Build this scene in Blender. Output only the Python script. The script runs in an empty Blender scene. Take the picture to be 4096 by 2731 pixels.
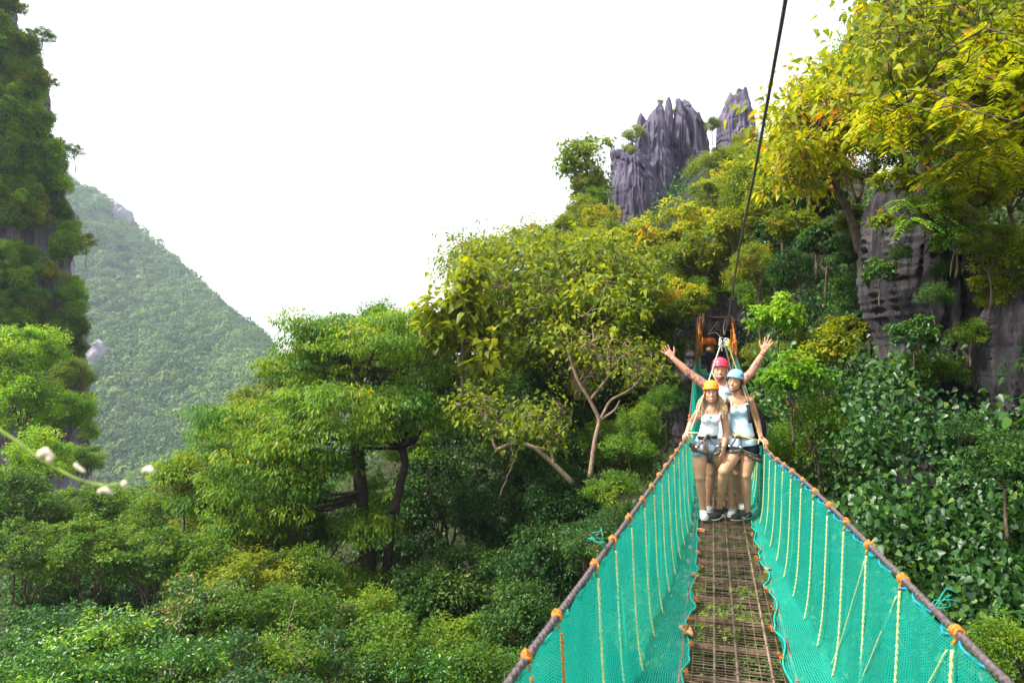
import bpy, math, random
import numpy as np
from mathutils import Vector, Matrix
RS = np.random.RandomState
# ------------------------------------------------------------------ camera, sky, sun
SC = bpy.context.scene
COL = SC.collection
CAMZ = 2.0
F = 2731.0
PITCH = math.atan((1400 - 1365.5) / F)
cam_d = bpy.data.cameras.new("camera")
cam_d.lens = 24.0; cam_d.sensor_width = 36.0; cam_d.clip_start = 0.05; cam_d.clip_end = 6000
cam_d.dof.use_dof = True; cam_d.dof.focus_distance = 8.3; cam_d.dof.aperture_fstop = 2.8
cam = bpy.data.objects.new("camera", cam_d); COL.objects.link(cam)
cam.location = (0, 0, CAMZ); cam.rotation_euler = (math.pi / 2 + PITCH, 0, 0)
SC.camera = cam
SUN_EL, SUN_AZ = math.radians(52), math.radians(-103)       # azimuth from +Y, clockwise (negative: left)
w = bpy.data.worlds.new("World"); SC.world = w; w.use_nodes = True
nt = w.node_tree; nt.nodes.clear()
sky = nt.nodes.new('ShaderNodeTexSky'); sky.sky_type = 'NISHITA'; sky.sun_disc = False
sky.sun_elevation = SUN_EL; sky.sun_rotation = SUN_AZ; sky.dust_density = 6.0; sky.air_density = 1.0
mixw = nt.nodes.new('ShaderNodeMix'); mixw.data_type = 'RGBA'; mixw.inputs[0].default_value = 0.80
mixw.inputs[7].default_value = (9.6, 9.9, 10.4, 1)          # high white overcast in front of the blue
bg = nt.nodes.new('ShaderNodeBackground'); bg.inputs[1].default_value = 0.096
out = nt.nodes.new('ShaderNodeOutputWorld')
nt.links.new(sky.outputs[0], mixw.inputs[6]); nt.links.new(mixw.outputs[2], bg.inputs[0]); nt.links.new(bg.outputs[0], out.inputs[0])
sun_d = bpy.data.lights.new("sun", 'SUN'); sun_d.energy = 4.9; sun_d.angle = math.radians(5); sun_d.color = (1, .95, .86)
sun = bpy.data.objects.new("sun", sun_d); COL.objects.link(sun)
sdir = Vector((math.sin(SUN_AZ) * math.cos(SUN_EL), math.cos(SUN_AZ) * math.cos(SUN_EL), math.sin(SUN_EL)))
sun.rotation_euler = sdir.to_track_quat('Z', 'Y').to_euler()
SC.view_settings.view_transform = 'Standard'; SC.view_settings.look = 'None'
SC.view_settings.exposure = 1.22; SC.view_settings.gamma = 1.0; SC.view_settings.use_curve_mapping = False

# ------------------------------------------------------------------ helpers
def ray(px, py):
    v = Vector(((px - 2048) / F, 1.0, -(py - 1365.5) / F))
    return Matrix.Rotation(PITCH, 3, 'X') @ v
def P(px, py, depth):
    r = ray(px, py)
    return Vector((0, 0, CAMZ)) + r * (depth / r.y)
def tag(o, label=None, cat=None, group=None, kind=None):
    if label: o['label'] = label
    if cat: o['category'] = cat
    if group: o['group'] = group
    if kind: o['kind'] = kind
    return o
def empty(name, loc=(0, 0, 0), rz=0.0):
    o = bpy.data.objects.new(name, None); COL.objects.link(o)
    o.location = loc; o.rotation_euler = (0, 0, rz); o.empty_display_size = 0.1
    return o
def link(name, me, mat=None, parent=None, smooth=False):
    o = bpy.data.objects.new(name, me); COL.objects.link(o)
    if mat is not None:
        for m in (mat if isinstance(mat, (list, tuple)) else [mat]): me.materials.append(m)
    if parent is not None: o.parent = parent
    if smooth: me.polygons.foreach_set('use_smooth', np.ones(len(me.polygons), dtype=bool)); me.update()
    return o
def mesh_np(name, V, faces, rnd=None, mati=None):
    """V (n,3); faces: list of integer arrays (m,k), one array per face size"""
    me = bpy.data.meshes.new(name)
    V = np.asarray(V, dtype=np.float32)
    if not isinstance(faces, list): faces = [faces]
    faces = [f for f in faces if len(f)]
    me.vertices.add(len(V)); me.vertices.foreach_set('co', V.ravel())
    nl = sum(f.size for f in faces); npoly = sum(len(f) for f in faces)
    me.loops.add(nl); me.polygons.add(npoly)
    me.loops.foreach_set('vertex_index', np.concatenate([f.ravel() for f in faces]).astype(np.int32))
    tot = np.concatenate([np.full(len(f), f.shape[1]) for f in faces]).astype(np.int32)
    st = np.concatenate([[0], np.cumsum(tot)[:-1]]).astype(np.int32)
    me.polygons.foreach_set('loop_start', st)
    try: me.polygons.foreach_set('loop_total', tot)
    except Exception: pass
    if mati is not None: me.polygons.foreach_set('material_index', np.asarray(mati, dtype=np.int32))
    me.update(calc_edges=True)
    if rnd is not None:
        a = me.attributes.new('rnd', 'FLOAT', 'FACE'); a.data.foreach_set('value', np.asarray(rnd, dtype=np.float32))
    return me
class MB:
    """mesh builder for tubes, boxes and such"""
    def __init__(s): s.V = []; s.F = {}; s.n = 0
    def add(s, V, Fs):
        V = np.asarray(V, dtype=np.float64)
        for f in Fs:
            f = np.asarray(f, dtype=np.int64)
            if f.size: s.F.setdefault(f.shape[1], []).append(f + s.n)
        s.V.append(V); s.n += len(V)
    def tube(s, pts, r, n=8, cap=True):
        pts = np.asarray(pts, dtype=np.float64); m = len(pts)
        r = np.full(m, r) if np.isscalar(r) else np.asarray(r, dtype=np.float64)
        t = np.gradient(pts, axis=0); t /= np.linalg.norm(t, axis=1)[:, None] + 1e-12
        ref = np.array([0, 0, 1.0]) if abs(t[0][2]) < .9 else np.array([1.0, 0, 0])
        A = np.zeros((m, 3)); u = np.cross(t[0], ref); u /= np.linalg.norm(u)
        for i in range(m):
            u = u - t[i] * np.dot(u, t[i]); l = np.linalg.norm(u)
            u = u / l if l > 1e-6 else np.cross(t[i], ref)
            A[i] = u
        B = np.cross(t, A)
        a = np.arange(n) * 2 * math.pi / n
        V = pts[:, None, :] + r[:, None, None] * (np.cos(a)[None, :, None] * A[:, None, :] + np.sin(a)[None, :, None] * B[:, None, :])
        V = V.reshape(-1, 3)
        i, j = np.meshgrid(np.arange(m - 1), np.arange(n), indexing='ij'); j2 = (j + 1) % n
        Q = np.stack([i * n + j, i * n + j2, (i + 1) * n + j2, (i + 1) * n + j], -1).reshape(-1, 4)
        fs = [Q]
        if cap: fs.append(np.array([list(range(n))[::-1]])); fs.append(np.array([[(m - 1) * n + k for k in range(n)]]))
        s.add(V, fs)
    def box(s, c, size, R=None):
        x, y, z = [v / 2 for v in size]
        V = np.array([[a * x, b * y, d * z] for a in (-1, 1) for b in (-1, 1) for d in (-1, 1)])
        if R is not None: V = V @ np.array(R).T
        s.add(V + np.array(c), [np.array([[0, 1, 3, 2], [4, 6, 7, 5], [0, 4, 5, 1], [2, 3, 7, 6], [0, 2, 6, 4], [1, 5, 7, 3]])])
    def ball(s, c, r, n=10, m=7, R=None):
        th = np.linspace(0, math.pi, m + 1)[1:-1]; ph = np.arange(n) * 2 * math.pi / n
        V = [[0, 0, 1]] + [[math.sin(a) * math.cos(b), math.sin(a) * math.sin(b), math.cos(a)] for a in th for b in ph] + [[0, 0, -1]]
        V = np.array(V) * np.array(r)
        if R is not None: V = V @ np.array(R).T
        T = []; Q = []
        for j in range(n):
            T.append([0, 1 + j, 1 + (j + 1) % n]); b = 1 + (m - 2) * n; T.append([len(V) - 1, b + (j + 1) % n, b + j])
            for i in range(m - 2):
                a0 = 1 + i * n; Q.append([a0 + j, a0 + n + j, a0 + n + (j + 1) % n, a0 + (j + 1) % n])
        s.add(V + np.array(c), [np.array(T), np.array(Q)])
    def torus(s, c, R, r, ax, n=14, m=6):
        ax = Vector(ax).normalized(); q = ax.to_track_quat('Z', 'Y').to_matrix()
        pts = [list(Vector(c) + q @ Vector((R * math.cos(a), R * math.sin(a), 0))) for a in np.arange(n + 1) * 2 * math.pi / n]
        s.tube(pts, r, m, cap=False)
    def mesh(s, name): return mesh_np(name, np.concatenate(s.V), [np.concatenate(f) for f in s.F.values()])
    def build(s, name, mat, parent=None, smooth=True): return link(name, s.mesh(name), mat, parent, smooth)
def vnoise(p, seed=0):
    """smooth value noise, p (n,3)"""
    p = np.asarray(p, dtype=np.float64); i = np.floor(p).astype(np.int64); f = p - i; f = f * f * (3 - 2 * f)
    def h(a, b, c):
        n = (a * 374761393 + b * 668265263 + c * 2147483647 + seed * 974711) & 0xffffffff
        n = ((n ^ (n >> 13)) * 1274126177) & 0xffffffff
        return ((n ^ (n >> 16)) & 0xffff) / 65535.0
    x, y, z = i[..., 0], i[..., 1], i[..., 2]; fx, fy, fz = f[..., 0], f[..., 1], f[..., 2]
    r = 0
    for a in (0, 1):
        for b in (0, 1):
            for c in (0, 1):
                r = r + h(x + a, y + b, z + c) * (fx if a else 1 - fx) * (fy if b else 1 - fy) * (fz if c else 1 - fz)
    return r * 2 - 1
def fbm(p, seed=0, o=4):
    p = np.asarray(p, dtype=np.float64); r = 0; a = 1
    for k in range(o): r = r + a * vnoise(p * 2 ** k, seed + k); a *= .5
    return r / 1.9
def sstep(a, b, x): t = np.clip((x - a) / (b - a), 0, 1); return t * t * (3 - 2 * t)

# ------------------------------------------------------------------ materials
def newmat(name):
    m = bpy.data.materials.new(name); m.use_nodes = True; n = m.node_tree; n.nodes.clear()
    o = n.nodes.new('ShaderNodeOutputMaterial'); return m, n, o
def simple(name, col, rough=.6, spec=.5, metal=0, var=.15, scale=40, bump=0.0, col2=None, sss=0):
    m, n, o = newmat(name); b = n.nodes.new('ShaderNodeBsdfPrincipled'); L = n.links.new
    tc = n.nodes.new('ShaderNodeTexCoord'); nz = n.nodes.new('ShaderNodeTexNoise'); nz.inputs['Scale'].default_value = scale
    nz.inputs['Detail'].default_value = 4; L(tc.outputs['Object'], nz.inputs['Vector'])
    r = n.nodes.new('ShaderNodeValToRGB'); c = col; c2 = col2 or tuple(min(1, x * (1 + var)) for x in c)
    r.color_ramp.elements[0].color = (*[x * (1 - var) for x in c], 1); r.color_ramp.elements[1].color = (*c2, 1)
    r.color_ramp.elements[0].position = .3; r.color_ramp.elements[1].position = .7
    L(nz.outputs[0], r.inputs[0]); L(r.outputs[0], b.inputs['Base Color'])
    b.inputs['Roughness'].default_value = rough; b.inputs['Specular IOR Level'].default_value = spec; b.inputs['Metallic'].default_value = metal
    if sss: b.inputs['Subsurface Weight'].default_value = sss; b.inputs['Subsurface Radius'].default_value = (.012, .005, .003); b.inputs['Subsurface Scale'].default_value = 1
    if bump:
        bp = n.nodes.new('ShaderNodeBump'); bp.inputs['Strength'].default_value = bump; bp.inputs['Distance'].default_value = .01
        L(nz.outputs[0], bp.inputs['Height']); L(bp.outputs[0], b.inputs['Normal'])
    L(b.outputs[0], o.inputs[0]); return m
def leafmat(name, stops, rough=.48, trans=.38, tcol=1.8, spec=.2, objvar=.26):
    m, n, o = newmat(name); L = n.links.new
    at = n.nodes.new('ShaderNodeAttribute'); at.attribute_name = 'rnd'
    oi = n.nodes.new('ShaderNodeObjectInfo')
    ma = n.nodes.new('ShaderNodeMath'); ma.operation = 'MULTIPLY_ADD'; ma.inputs[1].default_value = objvar; ma.inputs[2].default_value = -objvar / 2
    L(oi.outputs['Random'], ma.inputs[0])
    ad = n.nodes.new('ShaderNodeMath'); ad.operation = 'ADD'; L(at.outputs['Fac'], ad.inputs[0]); L(ma.outputs[0], ad.inputs[1])
    r = n.nodes.new('ShaderNodeValToRGB'); e = r.color_ramp.elements
    while len(e) < len(stops): e.new(.5)
    for k, (p, c) in enumerate(stops): e[k].position = p; e[k].color = (*c, 1)
    L(ad.outputs[0], r.inputs[0])
    b = n.nodes.new('ShaderNodeBsdfPrincipled'); b.inputs['Roughness'].default_value = rough; b.inputs['Specular IOR Level'].default_value = spec
    L(r.outputs[0], b.inputs['Base Color'])
    t = n.nodes.new('ShaderNodeBsdfTranslucent'); mu = n.nodes.new('ShaderNodeMix'); mu.data_type = 'RGBA'; mu.blend_type = 'MULTIPLY'
    mu.inputs[0].default_value = 1; mu.inputs[7].default_value = (tcol * 1.08, tcol, tcol * .35, 1); L(r.outputs[0], mu.inputs[6]); L(mu.outputs[2], t.inputs[0])
    mx = n.nodes.new('ShaderNodeMixShader'); mx.inputs[0].default_value = trans
    L(b.outputs[0], mx.inputs[1]); L(t.outputs[0], mx.inputs[2]); L(mx.outputs[0], o.inputs[0]); return m
M = {}
M['l_yellow'] = leafmat('leaf_yellow', [(0, (.060, .095, .006)), (.35, (.15, .185, .007)), (.7, (.27, .30, .009)), (.95, (.42, .37, .014)), (1, (.45, .17, .03))], trans=.45)
M['l_olive'] = leafmat('leaf_olive', [(0, (0.0330, 0.0682, 0.0077)), (.45, (0.0935, 0.1485, 0.0110)), (.85, (0.2310, 0.2695, 0.0154)), (.97, (0.3300, 0.2970, 0.0330)), (1, (0.4180, 0.1430, 0.0330))], trans=.42)
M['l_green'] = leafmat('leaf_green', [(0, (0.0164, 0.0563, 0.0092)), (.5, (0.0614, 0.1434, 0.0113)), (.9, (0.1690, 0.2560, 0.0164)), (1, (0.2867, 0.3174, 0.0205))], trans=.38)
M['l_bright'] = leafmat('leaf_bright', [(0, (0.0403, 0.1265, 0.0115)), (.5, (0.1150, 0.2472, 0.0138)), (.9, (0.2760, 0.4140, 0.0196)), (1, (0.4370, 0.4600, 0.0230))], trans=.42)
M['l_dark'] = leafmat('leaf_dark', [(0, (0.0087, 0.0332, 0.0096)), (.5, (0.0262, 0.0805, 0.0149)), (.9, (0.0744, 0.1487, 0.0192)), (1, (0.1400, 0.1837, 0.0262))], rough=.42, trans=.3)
M['l_vine'] = leafmat('leaf_vine', [(0, (.010, .040, .012)), (.5, (.032, .098, .018)), (.88, (.09, .18, .022)), (.97, (.17, .23, .03)), (1, (.30, .16, .05))], rough=.40, trans=.32, spec=.35)
M['l_far'] = leafmat('leaf_far', [(0, (.014, .044, .016)), (.4, (.040, .100, .024)), (.85, (.125, .20, .036)), (1, (.25, .27, .05))], trans=.25, rough=.6, spec=.2, objvar=0)
M['l_cliff'] = leafmat('leaf_cliff', [(0, (0.0297, 0.0945, 0.0189)), (.45, (0.1013, 0.2228, 0.0243)), (.8, (0.2295, 0.3375, 0.0270)), (.95, (0.2700, 0.2970, 0.0270)), (1, (0.3780, 0.1890, 0.0405))], trans=.35, rough=.5)
M['l_yolive'] = leafmat('leaf_yellow_olive', [(0, (.045, .085, .007)), (.45, (.125, .18, .010)), (.85, (.27, .29, .013)), (.97, (.36, .33, .02)), (1, (.45, .15, .03))], trans=.42)
M['bark'] = simple('bark', (.105, .075, .055), .85, .2, var=.45, scale=9, bump=.5)
M['bark_dark'] = simple('bark_dark', (.05, .036, .030), .85, .2, var=.4, scale=9, bump=.5)
M['bark_pale'] = simple('bark_pale', (.27, .185, .13), .8, .2, var=.35, scale=12, bump=.4)
def rockmat(name, c0, c1, c2, sc=.35, grain=3.0, zs=.16, bump=.8):
    m, n, o = newmat(name); L = n.links.new; tc = n.nodes.new('ShaderNodeTexCoord')
    mp = n.nodes.new('ShaderNodeMapping'); mp.inputs['Scale'].default_value = (1, 1, zs); L(tc.outputs['Object'], mp.inputs[0])
    n1 = n.nodes.new('ShaderNodeTexNoise'); n1.inputs['Scale'].default_value = grain; n1.inputs['Detail'].default_value = 9; n1.inputs['Roughness'].default_value = .65; L(mp.outputs[0], n1.inputs[0])
    n2 = n.nodes.new('ShaderNodeTexNoise'); n2.inputs['Scale'].default_value = sc; n2.inputs['Detail'].default_value = 5; L(tc.outputs['Object'], n2.inputs[0])
    mx = n.nodes.new('ShaderNodeMath'); mx.operation = 'MULTIPLY_ADD'; mx.inputs[1].default_value = .5; L(n2.outputs[0], mx.inputs[0])
    hm = n.nodes.new('ShaderNodeMath'); hm.operation = 'MULTIPLY'; hm.inputs[1].default_value = .5; L(n1.outputs[0], hm.inputs[0]); L(hm.outputs[0], mx.inputs[2])
    r = n.nodes.new('ShaderNodeValToRGB'); e = r.color_ramp.elements; e.new(.5)
    for k, (p, c) in enumerate([(.36, c0), (.5, c1), (.64, c2)]): e[k].position = p; e[k].color = (*c, 1)
    L(mx.outputs[0], r.inputs[0])
    b = n.nodes.new('ShaderNodeBsdfPrincipled'); b.inputs['Roughness'].default_value = .85; b.inputs['Specular IOR Level'].default_value = .25
    L(r.outputs[0], b.inputs['Base Color'])
    bp = n.nodes.new('ShaderNodeBump'); bp.inputs['Strength'].default_value = bump; bp.inputs['Distance'].default_value = .25; L(n1.outputs[0], bp.inputs['Height']); L(bp.outputs[0], b.inputs['Normal'])
    L(b.outputs[0], o.inputs[0]); return m
M['rock'] = rockmat('limestone', (.026, .022, .036), (.078, .066, .100), (.165, .140, .205), .3, 2.6, .13, 1.0)
M['rock_brown'] = rockmat('limestone_stained', (.010, .009, .012), (.040, .034, .040), (.125, .105, .115), .9, 4.0, .16, 1.0)
M['rock_pale'] = rockmat('limestone_pale', (.10, .09, .11), (.19, .17, .20), (.30, .27, .31), .1, 1.0)
M['soil'] = simple('forest_floor', (.030, .034, .014), .95, .1, var=.5, scale=1.3, bump=.6)
# ------------------------------------------------------------------ foliage tools
def unit(v): return v / (np.linalg.norm(v, axis=-1, keepdims=True) + 1e-9)
def leaves(c, d, nrm, L, W, rnd, kind='quad', fold=.12, droop=.15):
    """c base points, d tip directions, nrm normals; returns V, face list, rnd"""
    N = len(c); d = unit(d); s = unit(np.cross(d, nrm)); u = np.cross(s, d)
    L = L[:, None]; W = W[:, None]; z = np.array([0, 0, -1.0])
    if kind == 'quad':
        a = c + .42 * L * d - .5 * W * s + fold * W * u; b = c + .42 * L * d + .5 * W * s + fold * W * u
        t = c + L * d + droop * L * z
        V = np.stack([c, b, t, a], 1).reshape(-1, 3); i = np.arange(N)[:, None] * 4
        return V, [i + np.array([[0, 1, 2, 3]])], rnd
    if kind == 'heart':
        prof = [(-.04, .0), (-.06, .34), (.22, .52), (.62, .30), (1.0, 0)]
    elif kind == 'oval':
        prof = [(0, .0), (.14, .30), (.42, .50), (.78, .34), (1.0, 0)]
    else:
        prof = [(0, .0), (.2, .36), (.45, .5), (.75, .36), (1.0, 0)]
    pts = []
    for sg in (-1, 1):
        for (x, y) in prof[1:-1]:
            pts.append(c + x * L * d + sg * y * W * s + fold * W * y * 2 * u + droop * L * z * x * x)
    base = c + prof[0][0] * L * d; mid = c + .5 * L * d + droop * L * z * .25; tip = c + L * d + droop * L * z
    V = np.stack([base, mid, tip] + pts, 1).reshape(-1, 3); i = np.arange(N)[:, None] * 9
    A = i + np.array([[0, 1, 4, 3]]); B = i + np.array([[1, 2, 5, 4]]); C_ = i + np.array([[0, 6, 7, 1]]); D = i + np.array([[1, 7, 8, 2]])
    return V, [np.concatenate([A, B, C_, D])], np.concatenate([rnd] * 4)
def rand_in_ball(rs, n, inner=0.0):
    v = unit(rs.normal(size=(n, 3))); r = (inner ** 3 + (1 - inner ** 3) * rs.rand(n)) ** (1 / 3); return v * r[:, None], v
def clump_leaves(rs, cen, rad, n, ls, kind, up=.55, droopy=0.0, lw=.55, grp=.5, sub=True):
    """leaves filling ellipsoid clumps: cen (k,3) rad (k,3) -> V, F, rnd"""
    k = len(cen); idx = rs.randint(0, k, n) if np.isscalar(n) else np.repeat(np.arange(k), n); n = len(idx)
    if sub:                                            # twig tips: small bunches inside a clump
        ns = max(6, int(n / k / 9)); q, _ = rand_in_ball(rs, k * ns, .55); q = q.reshape(k, ns, 3)
        b = q[idx, rs.randint(0, ns, n)]
        off = rs.normal(size=(n, 3)) * .17; p = b + off; v = unit(b * .8 + off * 3)
    else:
        p, v = rand_in_ball(rs, n, .6)
    c = cen[idx] + p * rad[idx]
    out = unit(v + rs.normal(size=(n, 3)) * .35)
    d = unit(out * np.array([1, 1, .6]) + rs.normal(size=(n, 3)) * .35 + np.array([0, 0, -.15 - droopy]))
    nr = unit(out * (1 - up) + np.array([0, 0, up * 1.6]) + rs.normal(size=(n, 3)) * .42)
    crnd = rs.rand(k); hz = np.clip(p[:, 2], -1, 1) * .16
    rnd = np.clip(grp * crnd[idx] + (1 - grp) * rs.rand(n) + hz * .0, 0, .95); rnd[rs.rand(n) < .012] = 1
    Ls = ls * rs.uniform(.6, 1.25, n)
    return leaves(c, d, nr, Ls, Ls * lw, rnd, kind, droop=.12 + droopy * .3)
def curve_pts(a, b, rs, n=6, wob=.1, sag=0.0):
    a = np.array(a, float); b = np.array(b, float); t = np.linspace(0, 1, n)[:, None]; L = np.linalg.norm(b - a)
    p = a + (b - a) * t; w1 = rs.normal(size=3) * wob * L; w2 = rs.normal(size=3) * wob * .5 * L
    return p + np.sin(t * math.pi) * w1 + np.sin(t * 2 * math.pi) * w2 + np.sin(t * math.pi) * np.array([0, 0, sag * L])
def tree_mesh(name, seed, h=7.0, R=(3, 3, 2.2), nc=26, cr=.95, flat=.55, nl=14000, ls=.15, kind='quad', trunk_r=.16, droopy=0.0,
              up=.55, lw=.55, twigs=3, fork=.45, lean=.3, inner=.45, clumps=None, grp=.5):
    """returns (trunk mesh, crown mesh), base at origin, crown centre at (0,0,h)"""
    rs = RS(seed)
    if clumps is None:
        q, _ = rand_in_ball(rs, nc * 3, inner); q = q[(q[:, 2] > -.55)][:nc]
        cen = q * np.array(R) + np.array([0, 0, h])
    else: cen = np.array(clumps, float)
    k = len(cen)
    rad = np.stack([cr * rs.uniform(.5, 1.5, k)] * 3, 1) * np.array([1, 1, flat]) * rs.uniform(.85, 1.15, (k, 3))
    V, Fa, r = clump_leaves(rs, cen, rad, nl, ls, kind, up, droopy, lw, grp)
    crown = mesh_np(name + '_crown', V, Fa, r)
    mb = MB(); top = np.array([rs.normal() * lean, rs.normal() * lean, h * fork])
    n1 = curve_pts((0, 0, -1.5), top, rs, 8, .03); rr = np.linspace(1.25, .8, 8) * trunk_r
    mb.tube(n1, rr, 9)
    nf = 4; ang = rs.rand() * 6.28; forks = []
    for j in range(nf):
        a = ang + j * 6.28 / nf + rs.normal() * .3
        e = np.array([math.cos(a) * R[0] * .38, math.sin(a) * R[1] * .38, h - R[2] * .35 + rs.normal() * .2])
        pts = curve_pts(top, e, rs, 7, .09, -.04); mb.tube(pts, np.linspace(.62, .34, 7) * trunk_r, 7); forks.append(pts)
    for c in cen:
        j = min(range(nf), key=lambda q: np.linalg.norm(forks[q][-1] - c) + rs.rand() * .5)
        st = forks[j][rs.randint(3, 7)]
        pts = curve_pts(st, c, rs, 7, .09, -.05); mb.tube(pts, np.linspace(.27, .08, 7) * trunk_r, 5)
        for _ in range(twigs):
            e = c + rs.normal(size=3) * cr * np.array([.55, .55, .35 * flat + .15]); mb.tube(curve_pts(pts[rs.randint(3, 7)], e, rs, 4, .12), np.linspace(.09, .035, 4) * trunk_r, 4, False)
    return mb.mesh(name + '_trunk'), crown
def put_tree(kind, name, meshes, center, h, scale, rz, label, cat, group, leafm, bark='bark', zs=1.0):
    """kind of foliage plant > trunk, crown; centre of the crown lands on `center`"""
    t, c = meshes
    root = empty(name, (center[0], center[1], center[2] - h * scale * zs), rz); root.scale = (scale, scale, scale * zs)
    tag(root, label, cat, group)
    for nm, me, mt in (('trunk' if cat == 'tree' else 'stem', t, M[bark]), ('crown' if cat == 'tree' else 'foliage', c, M[leafm])):
        o = bpy.data.objects.new(nm, me); COL.objects.link(o); o.parent = root
        if not me.materials: me.materials.append(mt)
        o.material_slots[0].link = 'OBJECT'; o.material_slots[0].material = mt
    return root

# ------------------------------------------------------------------ terrain
def terrain_z(X, Y):
    fl = -9.5 + 1.2 * fbm(np.stack([X * .06, Y * .06, X * 0], -1), 3)
    s = X - (4.5 + .125 * Y)
    top = 1 - .4 * sstep(25, 60, Y)
    hR = top * (12.5 * sstep(-1.6, 3.4, s) + 12 * sstep(2, 15, s)) * sstep(-14, -2, Y) + 5.0 * sstep(2.5, -4, s) * sstep(-2, -7, Y)
    crest = np.clip(2.2 + .78 * X, -9.5, 13) + 9.5
    hB = crest * sstep(29, 47, Y - .15 * X) * (1 - .75 * sstep(75, 130, Y))
    hh = np.maximum(hR, hB) + .15 * np.minimum(hR, hB)
    z = fl + hh
    led = np.exp(-(((X - 9.4) / 2.3) ** 2 + ((Y - 31.0) / 3.2) ** 2))        # ledge where the bridge lands
    z = z * (1 - led) + .75 * led
    far = sstep(62, 120, np.hypot(X, Y)); z = z * (1 - far) + (-88) * far
    return z
gx = np.concatenate([[-4000, -1500, -600, -300], np.linspace(-160, -45, 30), np.linspace(-44, 40, 170), np.linspace(42, 160, 30), [300, 600, 1500, 4000]])
gy = np.concatenate([[-3000, -1000, -300, -80], np.linspace(-30, 80, 200), np.linspace(82, 180, 30), [300, 600, 1500, 5000]])
GX, GY = np.meshgrid(gx, gy, indexing='ij'); GZ = terrain_z(GX, GY)
GZ = GZ + .35 * fbm(np.stack([GX * .5, GY * .5, GZ * .5], -1), 9) * (np.hypot(GX, GY) < 150)
V = np.stack([GX, GY, GZ], -1).reshape(-1, 3); ny = len(gy)
i, j = np.meshgrid(np.arange(len(gx) - 1), np.arange(ny - 1), indexing='ij')
Q = np.stack([i * ny + j, (i + 1) * ny + j, (i + 1) * ny + j + 1, i * ny + j + 1], -1).reshape(-1, 4)
tag(link('ground', mesh_np('ground', V, Q), M['soil'], smooth=True), kind='structure')

def prof(pts, x):
    pts = np.array(pts, float); return np.interp(x, pts[:, 0], pts[:, 1])
# far mountain: ridge falls to the right, wooded face towards the valley
ridge = [(-700, 250), (0, 520), (300, 730), (400, 775), (462, 820), (480, 868), (600, 960), (700, 1045), (820, 1160), (930, 1262), (1040, 1340), (1080, 1385), (1100, 1440), (1116, 1520), (1150, 1640), (1260, 1760), (1500, 1900), (1900, 2000)]
nu, nv = 340, 150
us = np.linspace(-700, 1900, nu); vs = np.linspace(0, 1, nv)
MV = np.zeros((nu, nv, 3))
for a, u_ in enumerate(us):
    yt = float(prof(ridge, u_)); T = P(u_, yt, 520 + 60 * math.sin(u_ * .004)); B = P(u_ * .97 + 30, 2090, 330)
    t = vs[:, None]; MV[a] = np.array(T) * (1 - t) + np.array(B) * t
    MV[a, :, 2] += 14 * np.sin(np.pi * vs ** .8)
    MV[a, :, 1] += 0
amp = np.sin(np.pi * np.clip(vs, 0.0, 1) ** .7)[None, :]
nz = fbm(MV * np.array([.012, .012, .006]), 21, 5); MV[..., 1] += nz * 34 * amp; MV[..., 2] += fbm(MV * .02, 31, 4) * 9 * (amp * .9 + .05)
def grid_faces(a, b):
    i, j = np.meshgrid(np.arange(a - 1), np.arange(b - 1), indexing='ij'); return np.stack([i * b + j, (i + 1) * b + j, (i + 1) * b + j + 1, i * b + j + 1], -1).reshape(-1, 4)
back = MV[:, 0] + np.array([0, 160, -150])
bV = np.stack([back, MV[:, 0]], 1)
mvall = np.concatenate([MV.reshape(-1, 3), bV.reshape(-1, 3)])
me = mesh_np('mountain', mvall, np.concatenate([grid_faces(nu, nv), grid_faces(nu, 2) + nu * nv]))
M['hill'] = simple('hill_ground', (.035, .055, .02), .95, .1, var=.4, scale=.05)
tag(link('mountain', me, [M['hill']], smooth=True), kind='structure')
# canopy covering the mountain: rough little crowns, nobody could count them
rs = RS(77); ncan = 15000
ia = rs.randint(0, nu - 1, ncan); ib = (rs.rand(ncan) ** .85 * (nv - 2)).astype(int); fa = rs.rand(ncan, 1); fb = rs.rand(ncan, 1)
cp = MV[ia, ib] * (1 - fa) * (1 - fb) + MV[ia + 1, ib] * fa * (1 - fb) + MV[ia, ib + 1] * (1 - fa) * fb + MV[ia + 1, ib + 1] * fa * fb
pxs = 2048 + F * cp[:, 0] / cp[:, 1]
keep = (pxs > 120) & (pxs < 1500); cp = cp[keep]
rockish = fbm(cp * np.array([.03, .03, .012]), 5, 3); pyy = 1400 - F * (cp[:, 2] - 2) / cp[:, 1]; pxx = 2048 + F * cp[:, 0] / cp[:, 1]
bare = (((pxx - 440) / 55) ** 2 + ((pyy - 860) / 35) ** 2 < 1) | (((pxx - 375) / 45) ** 2 + ((pyy - 1420) / 45) ** 2 < 1) | (rockish > .62)
cp = cp[~(bare & (rs.rand(len(cp)) < .93))]
nk = len(cp); nb = 96
cr_ = rs.uniform(2.2, 5.6, nk) * np.where(rs.rand(nk) < .08, 1.4, 1)
idx = np.repeat(np.arange(nk), nb); q, v = rand_in_ball(rs, nk * nb, .75); v[:, 2] = np.abs(v[:, 2]) * 1.0 - .12; v = unit(v)
q = v * rs.uniform(.75, 1.05, (nk * nb, 1))
c = cp[idx] + q * cr_[idx][:, None] * np.array([1, 1, .85]) + np.array([0, 0, .8])
d = unit(np.cross(v, rs.normal(size=v.shape)) + v * .2); cl = rs.rand(nk)
Ls = cr_[idx] * rs.uniform(.15, .34, len(idx))
pal = np.clip(.5 + .8 * fbm(cp * .02, 8, 3), 0, 1)
rn = np.clip(.55 * cl[idx] + .3 * pal[idx] + .15 * rs.rand(len(idx)), 0, .95)
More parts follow.
